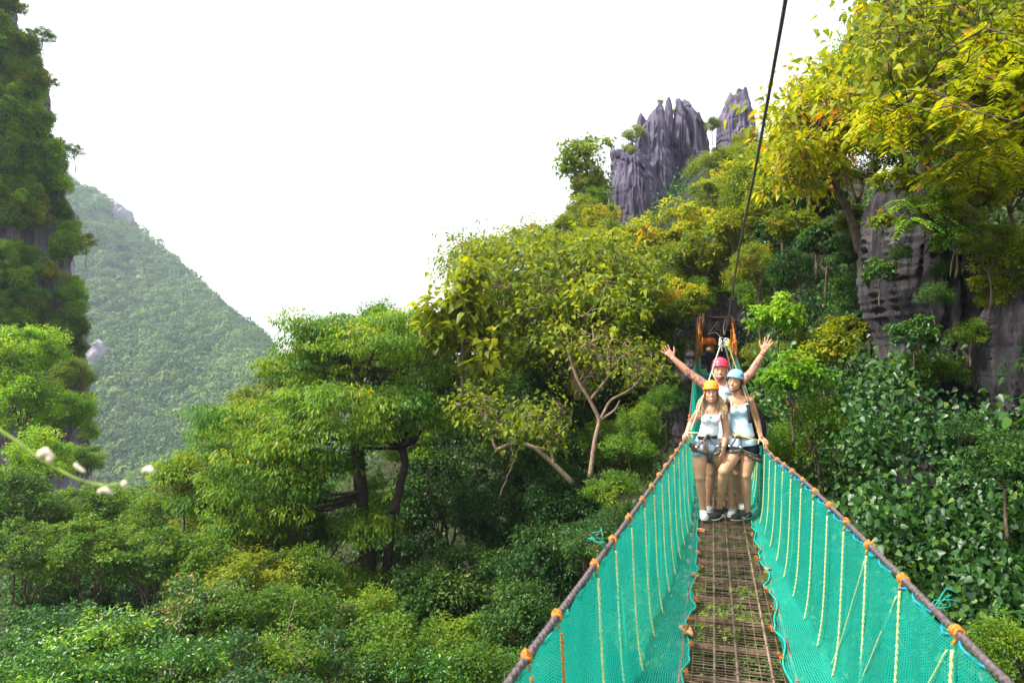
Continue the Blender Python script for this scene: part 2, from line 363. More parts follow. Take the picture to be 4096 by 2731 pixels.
V, Fa, r_ = leaves(c - d * Ls[:, None] * .5, d, v, Ls, Ls * .9, rn, 'quad', fold=-.1, droop=0)
tag(link('mountain_forest', mesh_np('mountain_forest', V, Fa, r_), M['l_far']), 'hazy green forest covering the far mountain slope', 'forest', kind='stuff')
# pale bare rock patches showing in that forest
for k, (px, py, rx, ry, lab) in enumerate([(455, 862, 66, 36, 'pale bare limestone outcrop high on the far mountain ridge'), (372, 1425, 46, 50, 'pale bare limestone outcrop low on the far mountain behind the cliff')]):
    u_ = px; dcen = np.abs(pxx - px) + np.abs(pyy - py)
    jx = np.argmin((2048 + F * MV[..., 0] / MV[..., 1] - px) ** 2 + (1400 - F * (MV[..., 2] - 2) / MV[..., 1] - py) ** 2); cc = MV.reshape(-1, 3)[jx]
    sc_ = cc[1] / F; a = np.linspace(0, 2 * np.pi, 72, endpoint=False); t = np.linspace(0, 1, 22)
    A, T = np.meshgrid(a, t, indexing='ij'); X = np.cos(A) * rx * sc_ * (1 - .35 * T ** 3); Y = np.sin(A) * 9 * (1 - .4 * T ** 2)
    Z = (T * 2 - 1) * ry * sc_ ; g = np.stack([X, Y, Z * (1 + .25 * np.sin(A * 3 + k))], -1); g += fbm(g * np.array([.3, .3, .08]), 40 + k, 4)[..., None] * np.array([4, 4, 3.5])
    g = g @ np.array(Matrix.Rotation(.5, 3, 'Y')).T
    nn = len(t); i2, j2 = np.meshgrid(np.arange(72), np.arange(nn - 1), indexing='ij')
    Q = np.stack([i2 * nn + j2, ((i2 + 1) % 72) * nn + j2, ((i2 + 1) % 72) * nn + j2 + 1, i2 * nn + j2 + 1], -1).reshape(-1, 4)
    cap = np.array([[q_ * nn + nn - 1 for q_ in range(72)]])
    o = link('rock_outcrop', mesh_np('rock_outcrop', g.reshape(-1, 3), [Q, cap]), M['rock_pale'], smooth=True); o.location = Vector(cc) + Vector((0, 3, 1))
    tag(o, lab, 'rock')

# ------------------------------------------------------------------ karst rock
def blade(name, pts, depth, thick, mat, label, seed, flute=9, base_drop=330, cat='rock', rough=.4):
    """pts: list of (y, xl, xr) rows from top to bottom in photo pixels at that distance -> fluted limestone fin with real thickness"""
    pts = sorted(pts); rows = 190; cols = 220
    y = np.linspace(pts[0][0], pts[-1][0] + base_drop, rows); arr = np.array(pts, float)
    xl = np.interp(y, arr[:, 0], arr[:, 1]); xr = np.interp(y, arr[:, 0], arr[:, 2])
    cxm = P(float((xl[-1] + xr[-1]) / 2), float(y[-1]), depth); s = depth / F
    a = np.linspace(0, 2 * np.pi, cols, endpoint=False); rs = RS(seed)
    jg = min(14, .07 * float((xr - xl).max())); xl = xl + jg * fbm(np.stack([y * .045, y * 0, y * 0], 1), seed + 70, 4) * .8; xr = xr + jg * fbm(np.stack([y * .045, y * 0 + 5, y * 0], 1), seed + 71, 4) * .8; xr = np.maximum(xr, xl + 2)
    cx = (xl + xr) / 2; hw = (xr - xl) / 2
    V = np.zeros((rows, cols, 3)); z0 = P(2048, float(y[-1]), depth).z
    t = np.linspace(0, 1, rows)
    for r in range(rows):
        tw = thick * (.18 + .82 * min(1, (t[r] * 1.7)) ** .6)
        ca = np.sign(np.cos(a)) * np.abs(np.cos(a)) ** 1.0
        V[r, :, 0] = (cx[r] + hw[r] * ca) * s; V[r, :, 1] = np.sin(a) * tw; V[r, :, 2] = -y[r] * s
    off = np.array([0, 0, y[-1] * s]); V += off
    q = V.copy(); q[..., 2] *= .07; ridge_ = 1 - np.abs(vnoise(q * np.array([1.5, 1.5, 1]) * (flute / 9.), seed)) * 2
    rad = np.stack([np.cos(a) * .45, np.sin(a), a * 0], -1)[None]
    r2 = 1 - np.abs(vnoise(q * np.array([3.4, 3.4, 2.2]) * (flute / 9.), seed + 2)) * 2; r3 = 1 - np.abs(vnoise(q * np.array([7.5, 7.5, 5]), seed + 4)) * 2
    blk = fbm(V * np.array([.55, .55, .30]), seed + 8, 3)
    V += rad * (ridge_[..., None] * .26 + r2[..., None] * .17 + r3[..., None] * .05 + np.round(blk * 3)[..., None] / 3 * .34 * rough + fbm(V * np.array([2.2, 2.2, 1.0]), seed + 5, 3)[..., None] * .12 * rough) * min(1, thick * .75) * np.minimum(1, .15 + t * 5)[:, None, None]
    dg = V[..., 0] * .55 + V[..., 2] * .8 + vnoise(V * .5, seed + 11) * .9; V += rad * (np.abs(vnoise(np.stack([dg * .42, dg * 0, dg * 0 + seed], -1), seed + 9))[..., None] < .05) * -.16
    V[..., 2] += (np.abs(fbm(V * np.array([1.6, 1.6, .1]), seed + 3, 3)) * 1.3 - .3) * min(1, thick * .5) * ((1 - t)[:, None] ** 8)
    V[..., 0] -= 2048 * s
    i, j = np.meshgrid(np.arange(rows - 1), np.arange(cols), indexing='ij'); j2 = (j + 1) % cols
    Q = np.stack([i * cols + j, (i + 1) * cols + j, (i + 1) * cols + j2, i * cols + j2], -1).reshape(-1, 4)
    me = mesh_np(name, V.reshape(-1, 3), [Q, np.array([list(range(cols))])])
    o = link(name, me, mat, smooth=True); o.location = (0, depth, z0)
    tag(o, label, cat); return o
RK = M['rock']
blade('limestone_pinnacle', [(598, 2446, 2476), (612, 2445, 2500), (640, 2444, 2560), (700, 2446, 2600), (825, 2446, 2606)], 56.5, 2.2, RK, 'broad fluted grey limestone block, lowest and leftmost of the pinnacle group', 1, 11)
blade('limestone_pinnacle', [(578, 2508, 2524), (590, 2500, 2545), (602, 2494, 2568), (640, 2480, 2590), (850, 2474, 2640)], 57.5, 2.0, RK, 'low rounded grey limestone buttress in front of the tall pinnacles', 2, 10)
blade('limestone_pinnacle', [(419, 2638, 2646), (432, 2625, 2652), (455, 2605, 2656), (500, 2580, 2662), (580, 2562, 2672), (720, 2560, 2680)], 59.5, 2.2, RK, 'wide grey limestone slab with a diagonal left shoulder, topped by a small shrub', 3, 12)
blade('limestone_pinnacle', [(386, 2676, 2679), (398, 2668, 2685), (420, 2664, 2690), (560, 2660, 2694), (706, 2658, 2697)], 61, .9, RK, 'narrow upright limestone blade left of the vertical crack', 4, 12)
blade('limestone_pinnacle', [(384, 2712, 2717), (396, 2708, 2726), (430, 2706, 2738), (600, 2698, 2756), (740, 2694, 2760)], 61, 1.4, RK, 'slim limestone spike right of the vertical crack', 5, 12)
blade('limestone_pinnacle', [(401, 2738, 2750), (410, 2730, 2762), (438, 2728, 2774), (460, 2728, 2790), (510, 2724, 2812), (560, 2716, 2824), (620, 2710, 2830)], 62, 2.2, RK, 'grey limestone fin with a jagged sloping right edge beside the crack', 6, 12)
blade('limestone_pinnacle', [(449, 2564, 2567), (460, 2556, 2582), (490, 2551, 2590), (600, 2548, 2600)], 62, 1.0, RK, 'small pointed limestone tip behind the left shoulder of the slab', 7, 12)
blade('limestone_pinnacle', [(589, 2468, 2474), (602, 2462, 2480), (640, 2455, 2484)], 59, .7, RK, 'tiny limestone point rising at the left end of the pinnacle group', 8, 12)
blade('limestone_pinnacle', [(357, 2974, 2984), (366, 2962, 2995), (385, 2918, 2996), (400, 2910, 3000), (430, 2902, 3004), (490, 2884, 3008), (540, 2876, 3012), (640, 2870, 3016)], 63, 2.4, RK, 'isolated tall limestone spire with a two-pointed top beside the hanging cable', 9, 12)
blade('limestone_pinnacle', [(376, 2922, 2926), (388, 2916, 2938), (430, 2904, 2950), (560, 2890, 2960)], 62.6, 1.2, RK, 'pointed left tip leaning on the isolated limestone spire', 10, 12)
# stained cliff faces on the right, between the trees
RB = M['rock_brown']
blade('rock_buttress', [(690, 3560, 3580), (720, 3535, 3625), (820, 3515, 3740), (950, 3515, 3850), (1120, 3525, 3900), (1300, 3560, 3940), (1500, 3600, 3960)], 12.9, 1.3, RB, 'dark fluted cliff face under the yellow tree on the right', 31, 16, 200, rough=.4)
blade('rock_buttress', [(820, 3720, 3800), (900, 3700, 3900), (1100, 3690, 3960), (1400, 3700, 3990), (1750, 3640, 4000)], 12.4, 1.1, RB, 'stained cliff buttress behind the hanging vines on the right', 32, 16, 200, rough=.4)
blade('rock_buttress', [(1180, 4000, 4040), (1230, 3985, 4140), (1400, 3975, 4260), (1520, 3985, 4300), (1640, 4020, 4320), (1900, 4000, 4340)], 10.6, 1.0, RB, 'pale brown pitted rock pillar at the right edge', 33, 16, 150, rough=.4)
blade('rock_buttress', [(1130, 3800, 3860), (1200, 3700, 3960), (1600, 3600, 4000), (2000, 3560, 4020)], 13.4, 1.3, RB, 'shadowed cliff base behind the vine leaves on the right', 34, 14, 150, rough=.4)
blade('rock_buttress', [(1060, 2790, 2990), (1160, 2740, 3060), (1480, 2700, 3130), (1600, 2690, 3150)], 37, 3.0, RB, 'dark rock wall behind the bridge gate', 35, 12, 200, rough=.4)
# left cliff: wall mesh with fluting, shrubs grow on it
redge = [(-500, -120), (-300, 20), (0, 60), (60, 85), (180, 120), (290, 150), (420, 190), (560, 215), (700, 235), (870, 275), (960, 285), (1100, 300), (1300, 320), (1500, 330), (1700, 360), (2100, 400)]
nr, ncx = 190, 150
yy = np.linspace(-500, 2150, nr); V = np.zeros((nr, ncx, 3))
for r in range(nr):
    e = float(np.interp(yy[r], [q[0] for q in redge], [q[1] for q in redge]))
    pr = P(e, float(yy[r]), 56); z = pr.z; x0 = pr.x
    tt = np.linspace(0, 1, ncx)
    V[r, :, 0] = x0 - 28 * np.maximum(0, tt - .35) ** 1.0 * 1.5 ; V[r, :, 1] = np.where(tt < .35, 56 + (0.35 - tt) / .35 * 30, 56 - (tt - .35) * 16); V[r, :, 2] = z
    V[r, :, 0] = np.where(tt < .35, (x0 - ((.35 - tt) / .35) * 4) * V[r, :, 1] / 56, V[r, :, 0])
q = V * np.array([.55, .55, .05]); rg = 1 - np.abs(vnoise(q, 55)) * 2
V[..., 0] += (rg * .55 + fbm(V * .22, 56, 4) * 1.6); V[..., 1] -= rg * .8 + fbm(V * .25, 57, 4) * 1.8 + fbm(V * np.array([1.2, 1.2, .25]), 58, 3) * .5
M['rock_cliff'] = rockmat('cliff_rock', (.05, .045, .055), (.13, .115, .14), (.28, .25, .28), .15, 1.4)
tag(link('cliff', mesh_np('cliff', V.reshape(-1, 3), grid_faces(nr, ncx)), M['rock_cliff'], smooth=True), kind='structure')
CLIFFV = V
# ------------------------------------------------------------------ tree and shrub kinds
TM = {}
TM['round'] = [tree_mesh('round', s, 7, (3.2, 3.2, 2.9), 42, .95, .8, 13000, .235, 'oval', .17, lw=.5) for s in (11, 12)]
TM['open'] = [tree_mesh('open', s, 7.5, (3.6, 3.3, 2.4), 36, .8, .5, 9000, .21, 'oval', .15, twigs=6, lw=.55) for s in (21, 22)]
TM['big'] = [tree_mesh('big', s, 7, (3.2, 3.2, 2.5), 26, 1.0, .55, 5200, .30, 'heart', .17, twigs=4, lw=.72, droopy=.3) for s in (31, 32)]
TM['twiggy'] = [tree_mesh('twiggy', s, 6.5, (3.1, 3.0, 2.0), 40, .95, .5, 3600, .17, 'heart', .16, twigs=12, lw=.75, inner=.3) for s in (41, 42)]
TM['shrub'] = [tree_mesh('shrub', s, 2.6, (2.1, 2.1, 1.7), 30, .75, .8, 8500, .165, 'oval', .08, twigs=4, lw=.48) for s in (51, 52)]
TM['glossy'] = [tree_mesh('glossy', s, 2.6, (2.2, 2.2, 1.4), 26, .75, .6, 6500, .20, 'oval', .08, twigs=4, lw=.42, up=.35) for s in (61, 62)]
TM['cliffbush'] = [tree_mesh('cliffbush', s, 2.4, (2.3, 2.1, 2.1), 28, .9, .95, 6500, .30, 'quad', .09, twigs=4, lw=.6) for s in (71, 72, 73)]
TM['bigshrub'] = [tree_mesh('bigshrub', s, 2.6, (1.9, 1.9, 1.3), 18, .75, .6, 1900, .26, 'heart', .07, twigs=4, lw=.8, droopy=.25) for s in (81, 82)]
HH = dict(round=7, open=7.5, big=7, twiggy=6.5, shrub=2.6, glossy=2.6, cliffbush=2.4, bigshrub=2.6)
RR = dict(round=4.1, open=4.3, big=4.0, twiggy=3.9, shrub=2.75, glossy=2.8, cliffbush=3.1, bigshrub=2.5)
cnt = [0]; rsT = RS(5); TREES = []
def T(kind, px, py, depth, rpx, mat, label, name=None, cat='tree', group=None, bark='bark', zs=1.0):
    """crown of radius rpx (photo px) centred where the photo shows it"""
    cnt[0] += 1; v = TM[kind][cnt[0] % len(TM[kind])]; sc = rpx * depth / F / RR[kind]
    nm = name or {'tree': 'broadleaf_tree', 'shrub': 'shrub'}[cat]
    o = put_tree(kind, nm, v, P(px, py, depth), HH[kind], sc, rsT.rand() * 6.28, label, cat, group, mat, bark, zs); TREES.append((o, kind, px, py, rpx, mat, cat, group)); return o

# the layered tree in the middle: flat plates of drooping leaves on a dark forked trunk
def layered_tree():
    D = 23.0; rs = RS(99)
    base = P(1490, 2380, D); root = empty('layered_tree', base)
    tag(root, 'large spreading tree with flat layered foliage and a dark forked trunk in the middle', 'tree')
    def Lc(px, py, dy=0.0): return np.array(P(px, py, D + dy) - base)
    plates = []   # (px, py, rx px, rz px, dy)
    for (px, py, rx, rz, dy) in [(1240, 1290, 110, 30, 0), (1400, 1300, 170, 38, 1.0), (1600, 1275, 150, 32, 0), (1780, 1300, 130, 34, .5), (1520, 1350, 260, 40, -1), (1300, 1385, 150, 38, -.5),
                         (1730, 1380, 120, 32, 1.5), (1180, 1440, 110, 36, 0), (1400, 1450, 190, 40, 1.5), (1640, 1450, 200, 40, 1), (1200, 1585, 150, 32, -2), (1400, 1555, 190, 40, -2.2), (1540, 1590, 130, 34, -2.5),
                         (1660, 1575, 110, 34, -1.2), (1000, 1640, 180, 36, -1), (1120, 1680, 170, 36, -2), (1330, 1690, 150, 34, -3), (1420, 1735, 90, 26, -3.2), (1720, 1660, 130, 34, -1), (1600, 1640, 140, 34, .5),
                         (900, 1760, 150, 34, 0), (1090, 1800, 170, 36, -1.5), (1240, 1830, 130, 32, -2), (760, 1870, 120, 30, 0), (1000, 1900, 150, 34, -1), (860, 1980, 130, 34, -.5), (1150, 1960, 140, 34, -2),
                         (1480, 2100, 110, 32, -2), (1380, 2290, 120, 34, -1.5), (1000, 2060, 140, 40, -1.5)]:
        plates.append((Lc(px, py, dy), rx * D / F, rz * D / F))
    cen = []; rad = []; pn = []
    for c, rx, rz in plates:
        for _ in range(int(5 + rx * 5)):
            a = rs.rand() * 6.28; q = math.sqrt(rs.rand()); e = c + np.array([math.cos(a) * rx * q, math.sin(a) * rx * 1.1 * q, rs.normal() * rz * .75 - q * q * rz * .8])
            cen.append(e); rad.append([.55 + rs.rand() * .3, .55 + rs.rand() * .3, .2 + rs.rand() * .16])
    cen = np.array(cen); rad = np.array(rad)
    V, Fa, r = clump_leaves(rs, cen, rad, 78000, .125, 'oval', .7, .55, .38, .6)
    mb = MB()
    tr = [Lc(1495, 2420), Lc(1480, 2250), Lc(1452, 2050), Lc(1440, 1880), Lc(1418, 1740), Lc(1440, 1600), Lc(1430, 1480)]
    def spl(p, n=16):
        p = np.array(p); t = np.linspace(0, len(p) - 1, n); return np.stack([np.interp(t, np.arange(len(p)), p[:, k]) for k in range(3)], 1) + rs.normal(size=(n, 3)) * .018
    mb.tube(spl(tr, 22), np.linspace(.24, .13, 22), 10); mb.tube(spl([Lc(1470, 2400, .2), Lc(1450, 2150, .25), Lc(1425, 1900, .3), Lc(1400, 1700, .3)], 14), np.linspace(.17, .08, 14), 8)
    t2 = [Lc(1530, 2390, -.3), Lc(1560, 2150, -.3), Lc(1590, 1990, -.3), Lc(1622, 1850, -.3), Lc(1605, 1790, -.3)]; mb.tube(spl(t2, 16), np.linspace(.17, .12, 16), 9)
    mb.tube(spl([t2[-1], Lc(1660, 1760), Lc(1700, 1700), Lc(1760, 1640)], 9), np.linspace(.11, .06, 9), 7)
    mb.tube(spl([t2[-1], Lc(1570, 1740), Lc(1580, 1690), Lc(1640, 1600)], 9), np.linspace(.11, .06, 9), 7)
    mb.tube(spl([t2[-1], Lc(1540, 1760), Lc(1470, 1775)], 7), np.linspace(.09, .06, 7), 7)
    mb.tube(spl([tr[3], Lc(1360, 1830), Lc(1260, 1790), Lc(1180, 1850)], 9), np.linspace(.1, .05, 9), 7)
    anchors = np.concatenate([spl(tr, 30)[12:], spl(t2, 20)[8:]])
    for c, rx, rz in plates:
        j = np.argmin(np.linalg.norm((anchors - c) * np.array([1, 1, 1.3]) + np.array([0, 0, .9]), axis=1)); st = anchors[j]
        pts = curve_pts(st, c - np.array([0, 0, rz * .5]), rs, 9, .06, -.03); mb.tube(pts, np.linspace(.075, .03, 9), 6)
        for _ in range(8):
            a = rs.rand() * 6.28; e = c + np.array([math.cos(a) * rx * .8, math.sin(a) * rx * .8, -rz * .4]); mb.tube(curve_pts(pts[rs.randint(4, 9)], e, rs, 5, .08), np.linspace(.03, .01, 5), 4, False)
    mb.build('trunk', M['bark_dark'], root)
    link('crown', mesh_np('crown', V, Fa, r), M['l_layer'], root)
M['l_layer'] = leafmat('leaf_layered', [(0, (.018, .068, .010)), (.45, (.062, .155, .012)), (.85, (.17, .27, .015)), (1, (.34, .31, .02))], trans=.4)
layered_tree()

# --- pale-barked half-bare trees right of it: own visible limbs
def limbed_tree(name, label, D, limbs, leafc, nleaf, ls, mat, bark, r0, kind='heart', twn=6, crad=(.5, .5, .35), seed=1, lw=.75, drp=.3):
    """limbs: list of polylines in photo px (with depth offset) of one tree, first is the trunk; leafc: foliage spots (px,py,dy,rpx)"""
    rs = RS(seed); base = P(limbs[0][0][0], limbs[0][0][1], D); root = empty(name, base); tag(root, label, 'tree'); mb = MB()
    def Lc(p): return np.array(P(p[0], p[1], D + (p[2] if len(p) > 2 else 0)) - base)
    al = []
    for k, l in enumerate(limbs):
        p = np.array([Lc(q) for q in l]); n = 6 * len(p); t = np.linspace(0, len(p) - 1, n)
        c = np.stack([np.interp(t, np.arange(len(p)), p[:, j]) for j in range(3)], 1)
        for _ in range(2): c[1:-1] = (c[:-2] + c[1:-1] * 2 + c[2:]) / 4
        rr = r0 * (1 if k == 0 else .62) * np.linspace(1, .5, n); mb.tube(c, rr, 8); al.append(c[n // 3:])
    al = np.concatenate(al); cen = []
    for (px, py, dy, rp) in leafc:
        c = Lc((px, py, dy)); R_ = rp * D / F; j = np.argmin(np.linalg.norm(al - c, axis=1) + rs.rand(len(al)) * .3)
        pts = curve_pts(al[j], c, rs, 8, .1, -.04); mb.tube(pts, np.linspace(r0 * .3, r0 * .1, 8), 5)
        for _ in range(twn):
            e = c + rs.normal(size=3) * R_ * .55; q = curve_pts(pts[rs.randint(3, 8)], e, rs, 5, .12); mb.tube(q, np.linspace(r0 * .13, r0 * .04, 5), 4, False); cen.append(e)
            for _ in range(2):
                e2 = e + rs.normal(size=3) * R_ * .3; mb.tube(curve_pts(q[2], e2, rs, 4, .1), np.linspace(r0 * .07, r0 * .03, 4), 4, False); cen.append(e2)
    cen = np.array(cen); rad = np.ones((len(cen), 3)) * np.array(crad) * rs.uniform(.7, 1.3, (len(cen), 1))
    V, Fa, r = clump_leaves(rs, cen, rad, nleaf, ls, kind, .5, drp, lw, .55)
    mb.build('trunk', M[bark], root); link('crown', mesh_np('crown', V, Fa, r), M[mat], root)
rsq = RS(3)
def spots(x0, x1, y0, y1, n, r, dy=1.5): return [(x0 + (x1 - x0) * rsq.rand(), y0 + (y1 - y0) * rsq.rand(), rsq.normal() * dy, r * rsq.uniform(.7, 1.3)) for _ in range(n)]
limbed_tree('pale_barked_tree', 'half bare tree with pale twisted limbs right of the layered tree', 19, [[(2290, 1930), (2220, 1860), (2140, 1790), (2060, 1765), (1985, 1800), (1965, 1740)], [(2220, 1860), (2200, 1790), (2130, 1700)], [(2140, 1790), (2210, 1800), (2190, 1720)], [(2060, 1765), (1960, 1690), (1900, 1620), (1905, 1590)]],
            spots(1930, 2230, 1580, 1760, 12, 60) + spots(1850, 2000, 1560, 1650, 4, 50), 1500, .12, 'l_yolive', 'bark_pale', .078, crad=(.35, .35, .25), seed=4)
limbed_tree('pale_barked_tree', 'sparse tree with pale forking branches and few leaves left of the waving man', 20, [[(2360, 1910), (2380, 1760), (2400, 1680), (2360, 1600), (2310, 1520), (2270, 1400)], [(2400, 1680), (2440, 1600), (2520, 1560), (2600, 1480)], [(2400, 1680), (2460, 1640), (2480, 1600)], [(2360, 1600), (2440, 1500), (2430, 1400), (2460, 1330)], [(2440, 1500), (2380, 1400), (2370, 1300)]],
            spots(2260, 2640, 1330, 1560, 18, 70), 1500, .12, 'l_yolive', 'bark_pale', .078, crad=(.35, .35, .25), seed=5)
limbed_tree('broadleaf_tree', 'sunlit yellow-green tree with a brown leaning trunk above the pale twisted tree', 24, [[(2310, 1600), (2290, 1450), (2270, 1340), (2215, 1230), (2195, 1150)], [(2290, 1450), (2230, 1370), (2150, 1310)], [(2215, 1230), (2270, 1150), (2280, 1080)], [(2215, 1230), (2130, 1170), (2030, 1140)], [(2270, 1340), (2190, 1270), (2080, 1280)]],
            spots(1960, 2560, 1010, 1400, 60, 90, 2.0), 15000, .17, 'l_yolive', 'bark_pale', .13, crad=(.75, .75, .45), seed=6, twn=4)
limbed_tree('broadleaf_tree', 'airy pale green tree with a horizontal dark branch against the sky', 27, [[(2100, 1420), (2060, 1250), (2000, 1110), (1930, 1105), (1850, 1080), (1800, 1050)], [(2000, 1110), (1960, 1030), (1900, 990)], [(2060, 1250), (2080, 1080), (2120, 980)]],
            spots(1800, 2020, 975, 1110, 26, 55, 1.0) + spots(1980, 2260, 940, 1060, 20, 70, 1.2), 9500, .14, 'l_yolive', 'bark', .12, crad=(.55, .55, .28), seed=7, twn=5, kind='oval', lw=.5)
limbed_tree('large_leaved_tree', 'slim upright tree with large lobed leaves against the sky beside the sunlit tree', 21, [[(1850, 1600), (1850, 1370), (1848, 1200), (1865, 1130)], [(1850, 1370), (1800, 1330), (1780, 1290)], [(1850, 1370), (1900, 1300), (1930, 1230)], [(1850, 1370), (1925, 1360), (1960, 1340)]],
            [(1868, 1115, 0, 40), (1850, 1180, 0, 60), (1815, 1190, 0, 35), (1880, 1240, 0, 60), (1850, 1270, .3, 60), (1740, 1240, 0, 25), (1760, 1290, 0, 40), (1940, 1230, 0, 60), (1980, 1300, .5, 70), (1780, 1350, 0, 45), (1900, 1350, .5, 70), (1850, 1420, .5, 70), (1970, 1400, 0, 70)], 1250, .30, 'l_yellow', 'bark', .07, crad=(.42, .42, .35), seed=8, twn=3, lw=.8)
limbed_tree('broadleaf_tree', 'yellow-leaved tree with a pale curving trunk above the dark cliff on the right', 15.5, [[(3440, 1010), (3400, 860), (3345, 745), (3350, 640), (3385, 545)], [(3345, 745), (3260, 670), (3190, 690), (3140, 650)], [(3345, 745), (3240, 680), (3150, 735)], [(3350, 640), (3330, 560), (3380, 500)], [(3350, 640), (3300, 500), (3230, 450), (3190, 400)], [(3385, 545), (3440, 470), (3480, 380)]],
            spots(3170, 3440, 320, 560, 46, 80, 1.2) + spots(3110, 3280, 560, 720, 22, 60, 1.0) + spots(3400, 3600, 300, 480, 20, 80), 9000, .145, 'l_yellow', 'bark', .10, crad=(.5, .5, .32), seed=9, twn=4, lw=.6)
limbed_tree('broadleaf_tree', 'spreading tree with a dark leaning branch hanging over the cliff at the upper right', 11.5, [[(3900, 860), (3790, 770), (3700, 690), (3650, 560), (3640, 440)], [(4300, 120), (4050, 150), (3850, 225), (3740, 320), (3640, 400)], [(3850, 225), (3760, 160), (3660, 150)], [(4300, 60), (4100, 20), (3900, 70), (3700, 110)], [(3740, 320), (3700, 270), (3650, 270)]],
            spots(3480, 4150, -60, 300, 90, 110, 1.2) + spots(3560, 3900, 300, 520, 26, 80, .8), 11000, .125, 'l_yolive', 'bark', .08, crad=(.45, .45, .3), seed=10, twn=4, lw=.62)
def frond_tree(name, label, D, limbs, fr, mat, seed, nl=9, fl=.42, lsz=.085):
    """tree with feather-like compound leaves: fr fronds hanging from the limbs"""
    rs = RS(seed); base = P(limbs[0][0][0], limbs[0][0][1], D); root = empty(name, base); tag(root, label, 'tree'); mb = MB(); al = []
    for k, l in enumerate(limbs):
        p = np.array([P(q[0], q[1], D + (q[2] if len(q) > 2 else 0)) - base for q in l]); n = 6 * len(p); t = np.linspace(0, len(p) - 1, n)
        c = np.stack([np.interp(t, np.arange(len(p)), p[:, j]) for j in range(3)], 1)
        for _ in range(2): c[1:-1] = (c[:-2] + c[1:-1] * 2 + c[2:]) / 4
        mb.tube(c, .045 * np.linspace(1, .4, n), 7); al.append(c[3:])
    al = np.concatenate(al); C_ = []; Dd = []; Nn = []; R_ = []
    for (px, py, dy) in fr:
        c = np.array(P(px, py, D + dy) - base); j = np.argmin(np.linalg.norm(al - c, axis=1)); st = al[j]
        tw = curve_pts(st, c, rs, 5, .08); mb.tube(tw, np.linspace(.014, .006, 5), 4, False)
        for _ in range(4):
            a = rs.rand() * 6.28; dr = np.array([math.cos(a), math.sin(a), -.15 + rs.normal() * .2]); dr /= np.linalg.norm(dr); L_ = fl * rs.uniform(.7, 1.3); rr = rs.rand()
            tt = np.linspace(.15, 1, nl); pp = c + dr * L_ * tt[:, None] + np.array([0, 0, -1]) * (tt ** 2)[:, None] * L_ * .35
            mb.tube(np.concatenate([[c], pp]), .004, 3, False); s = np.cross(dr, [0, 0, 1.0]); s /= np.linalg.norm(s)
            for sg in (-1, 1):
                for q in range(nl): C_.append(pp[q]); Dd.append(s * sg + dr * .45 + np.array([0, 0, -.25])); Nn.append(np.array([0, 0, 1.0]) + rs.normal(size=3) * .25); R_.append(.6 * rr + .4 * rs.rand())
    R_ = np.clip(np.array(R_), 0, .96); big = rs.rand(len(R_)) < .03; R_[big] = 1
    Ls = lsz * rs.uniform(.8, 1.2, len(R_)); V, Fa, r = leaves(np.array(C_), np.array(Dd), np.array(Nn), Ls, Ls * .42, R_, 'oval')
    mb.build('trunk', M['bark_dark'], root); link('crown', mesh_np('crown', V, Fa, r), M[mat], root)
fs = lambda x0, x1, y0, y1, n, dy=.7: [(x0 + (x1 - x0) * rsq.rand(), y0 + (y1 - y0) * rsq.rand(), rsq.normal() * dy) for _ in range(n)]
frond_tree('feather_leaved_tree', 'tree with yellow and orange feather-like leaves reaching in from the right edge', 8.6, [[(4400, 430), (4150, 420), (3950, 390), (3780, 395), (3620, 440)], [(4400, 520), (4100, 560), (3950, 600)], [(4400, 250), (4200, 220), (4050, 250)], [(4150, 420), (4100, 520), (4000, 560)]],
           fs(3480, 3780, 360, 470, 22) + fs(3750, 4180, 220, 700, 62) + fs(3900, 4180, 60, 300, 24), 'l_yellow', 12, lsz=.105)
frond_tree('feather_leaved_tree', 'small green feather-leaved sapling in front of the rock face on the right', 11, [[(3740, 960), (3720, 870), (3690, 820)], [(3720, 870), (3650, 830)]], fs(3600, 3740, 800, 880, 9, .3), 'l_bright', 13)

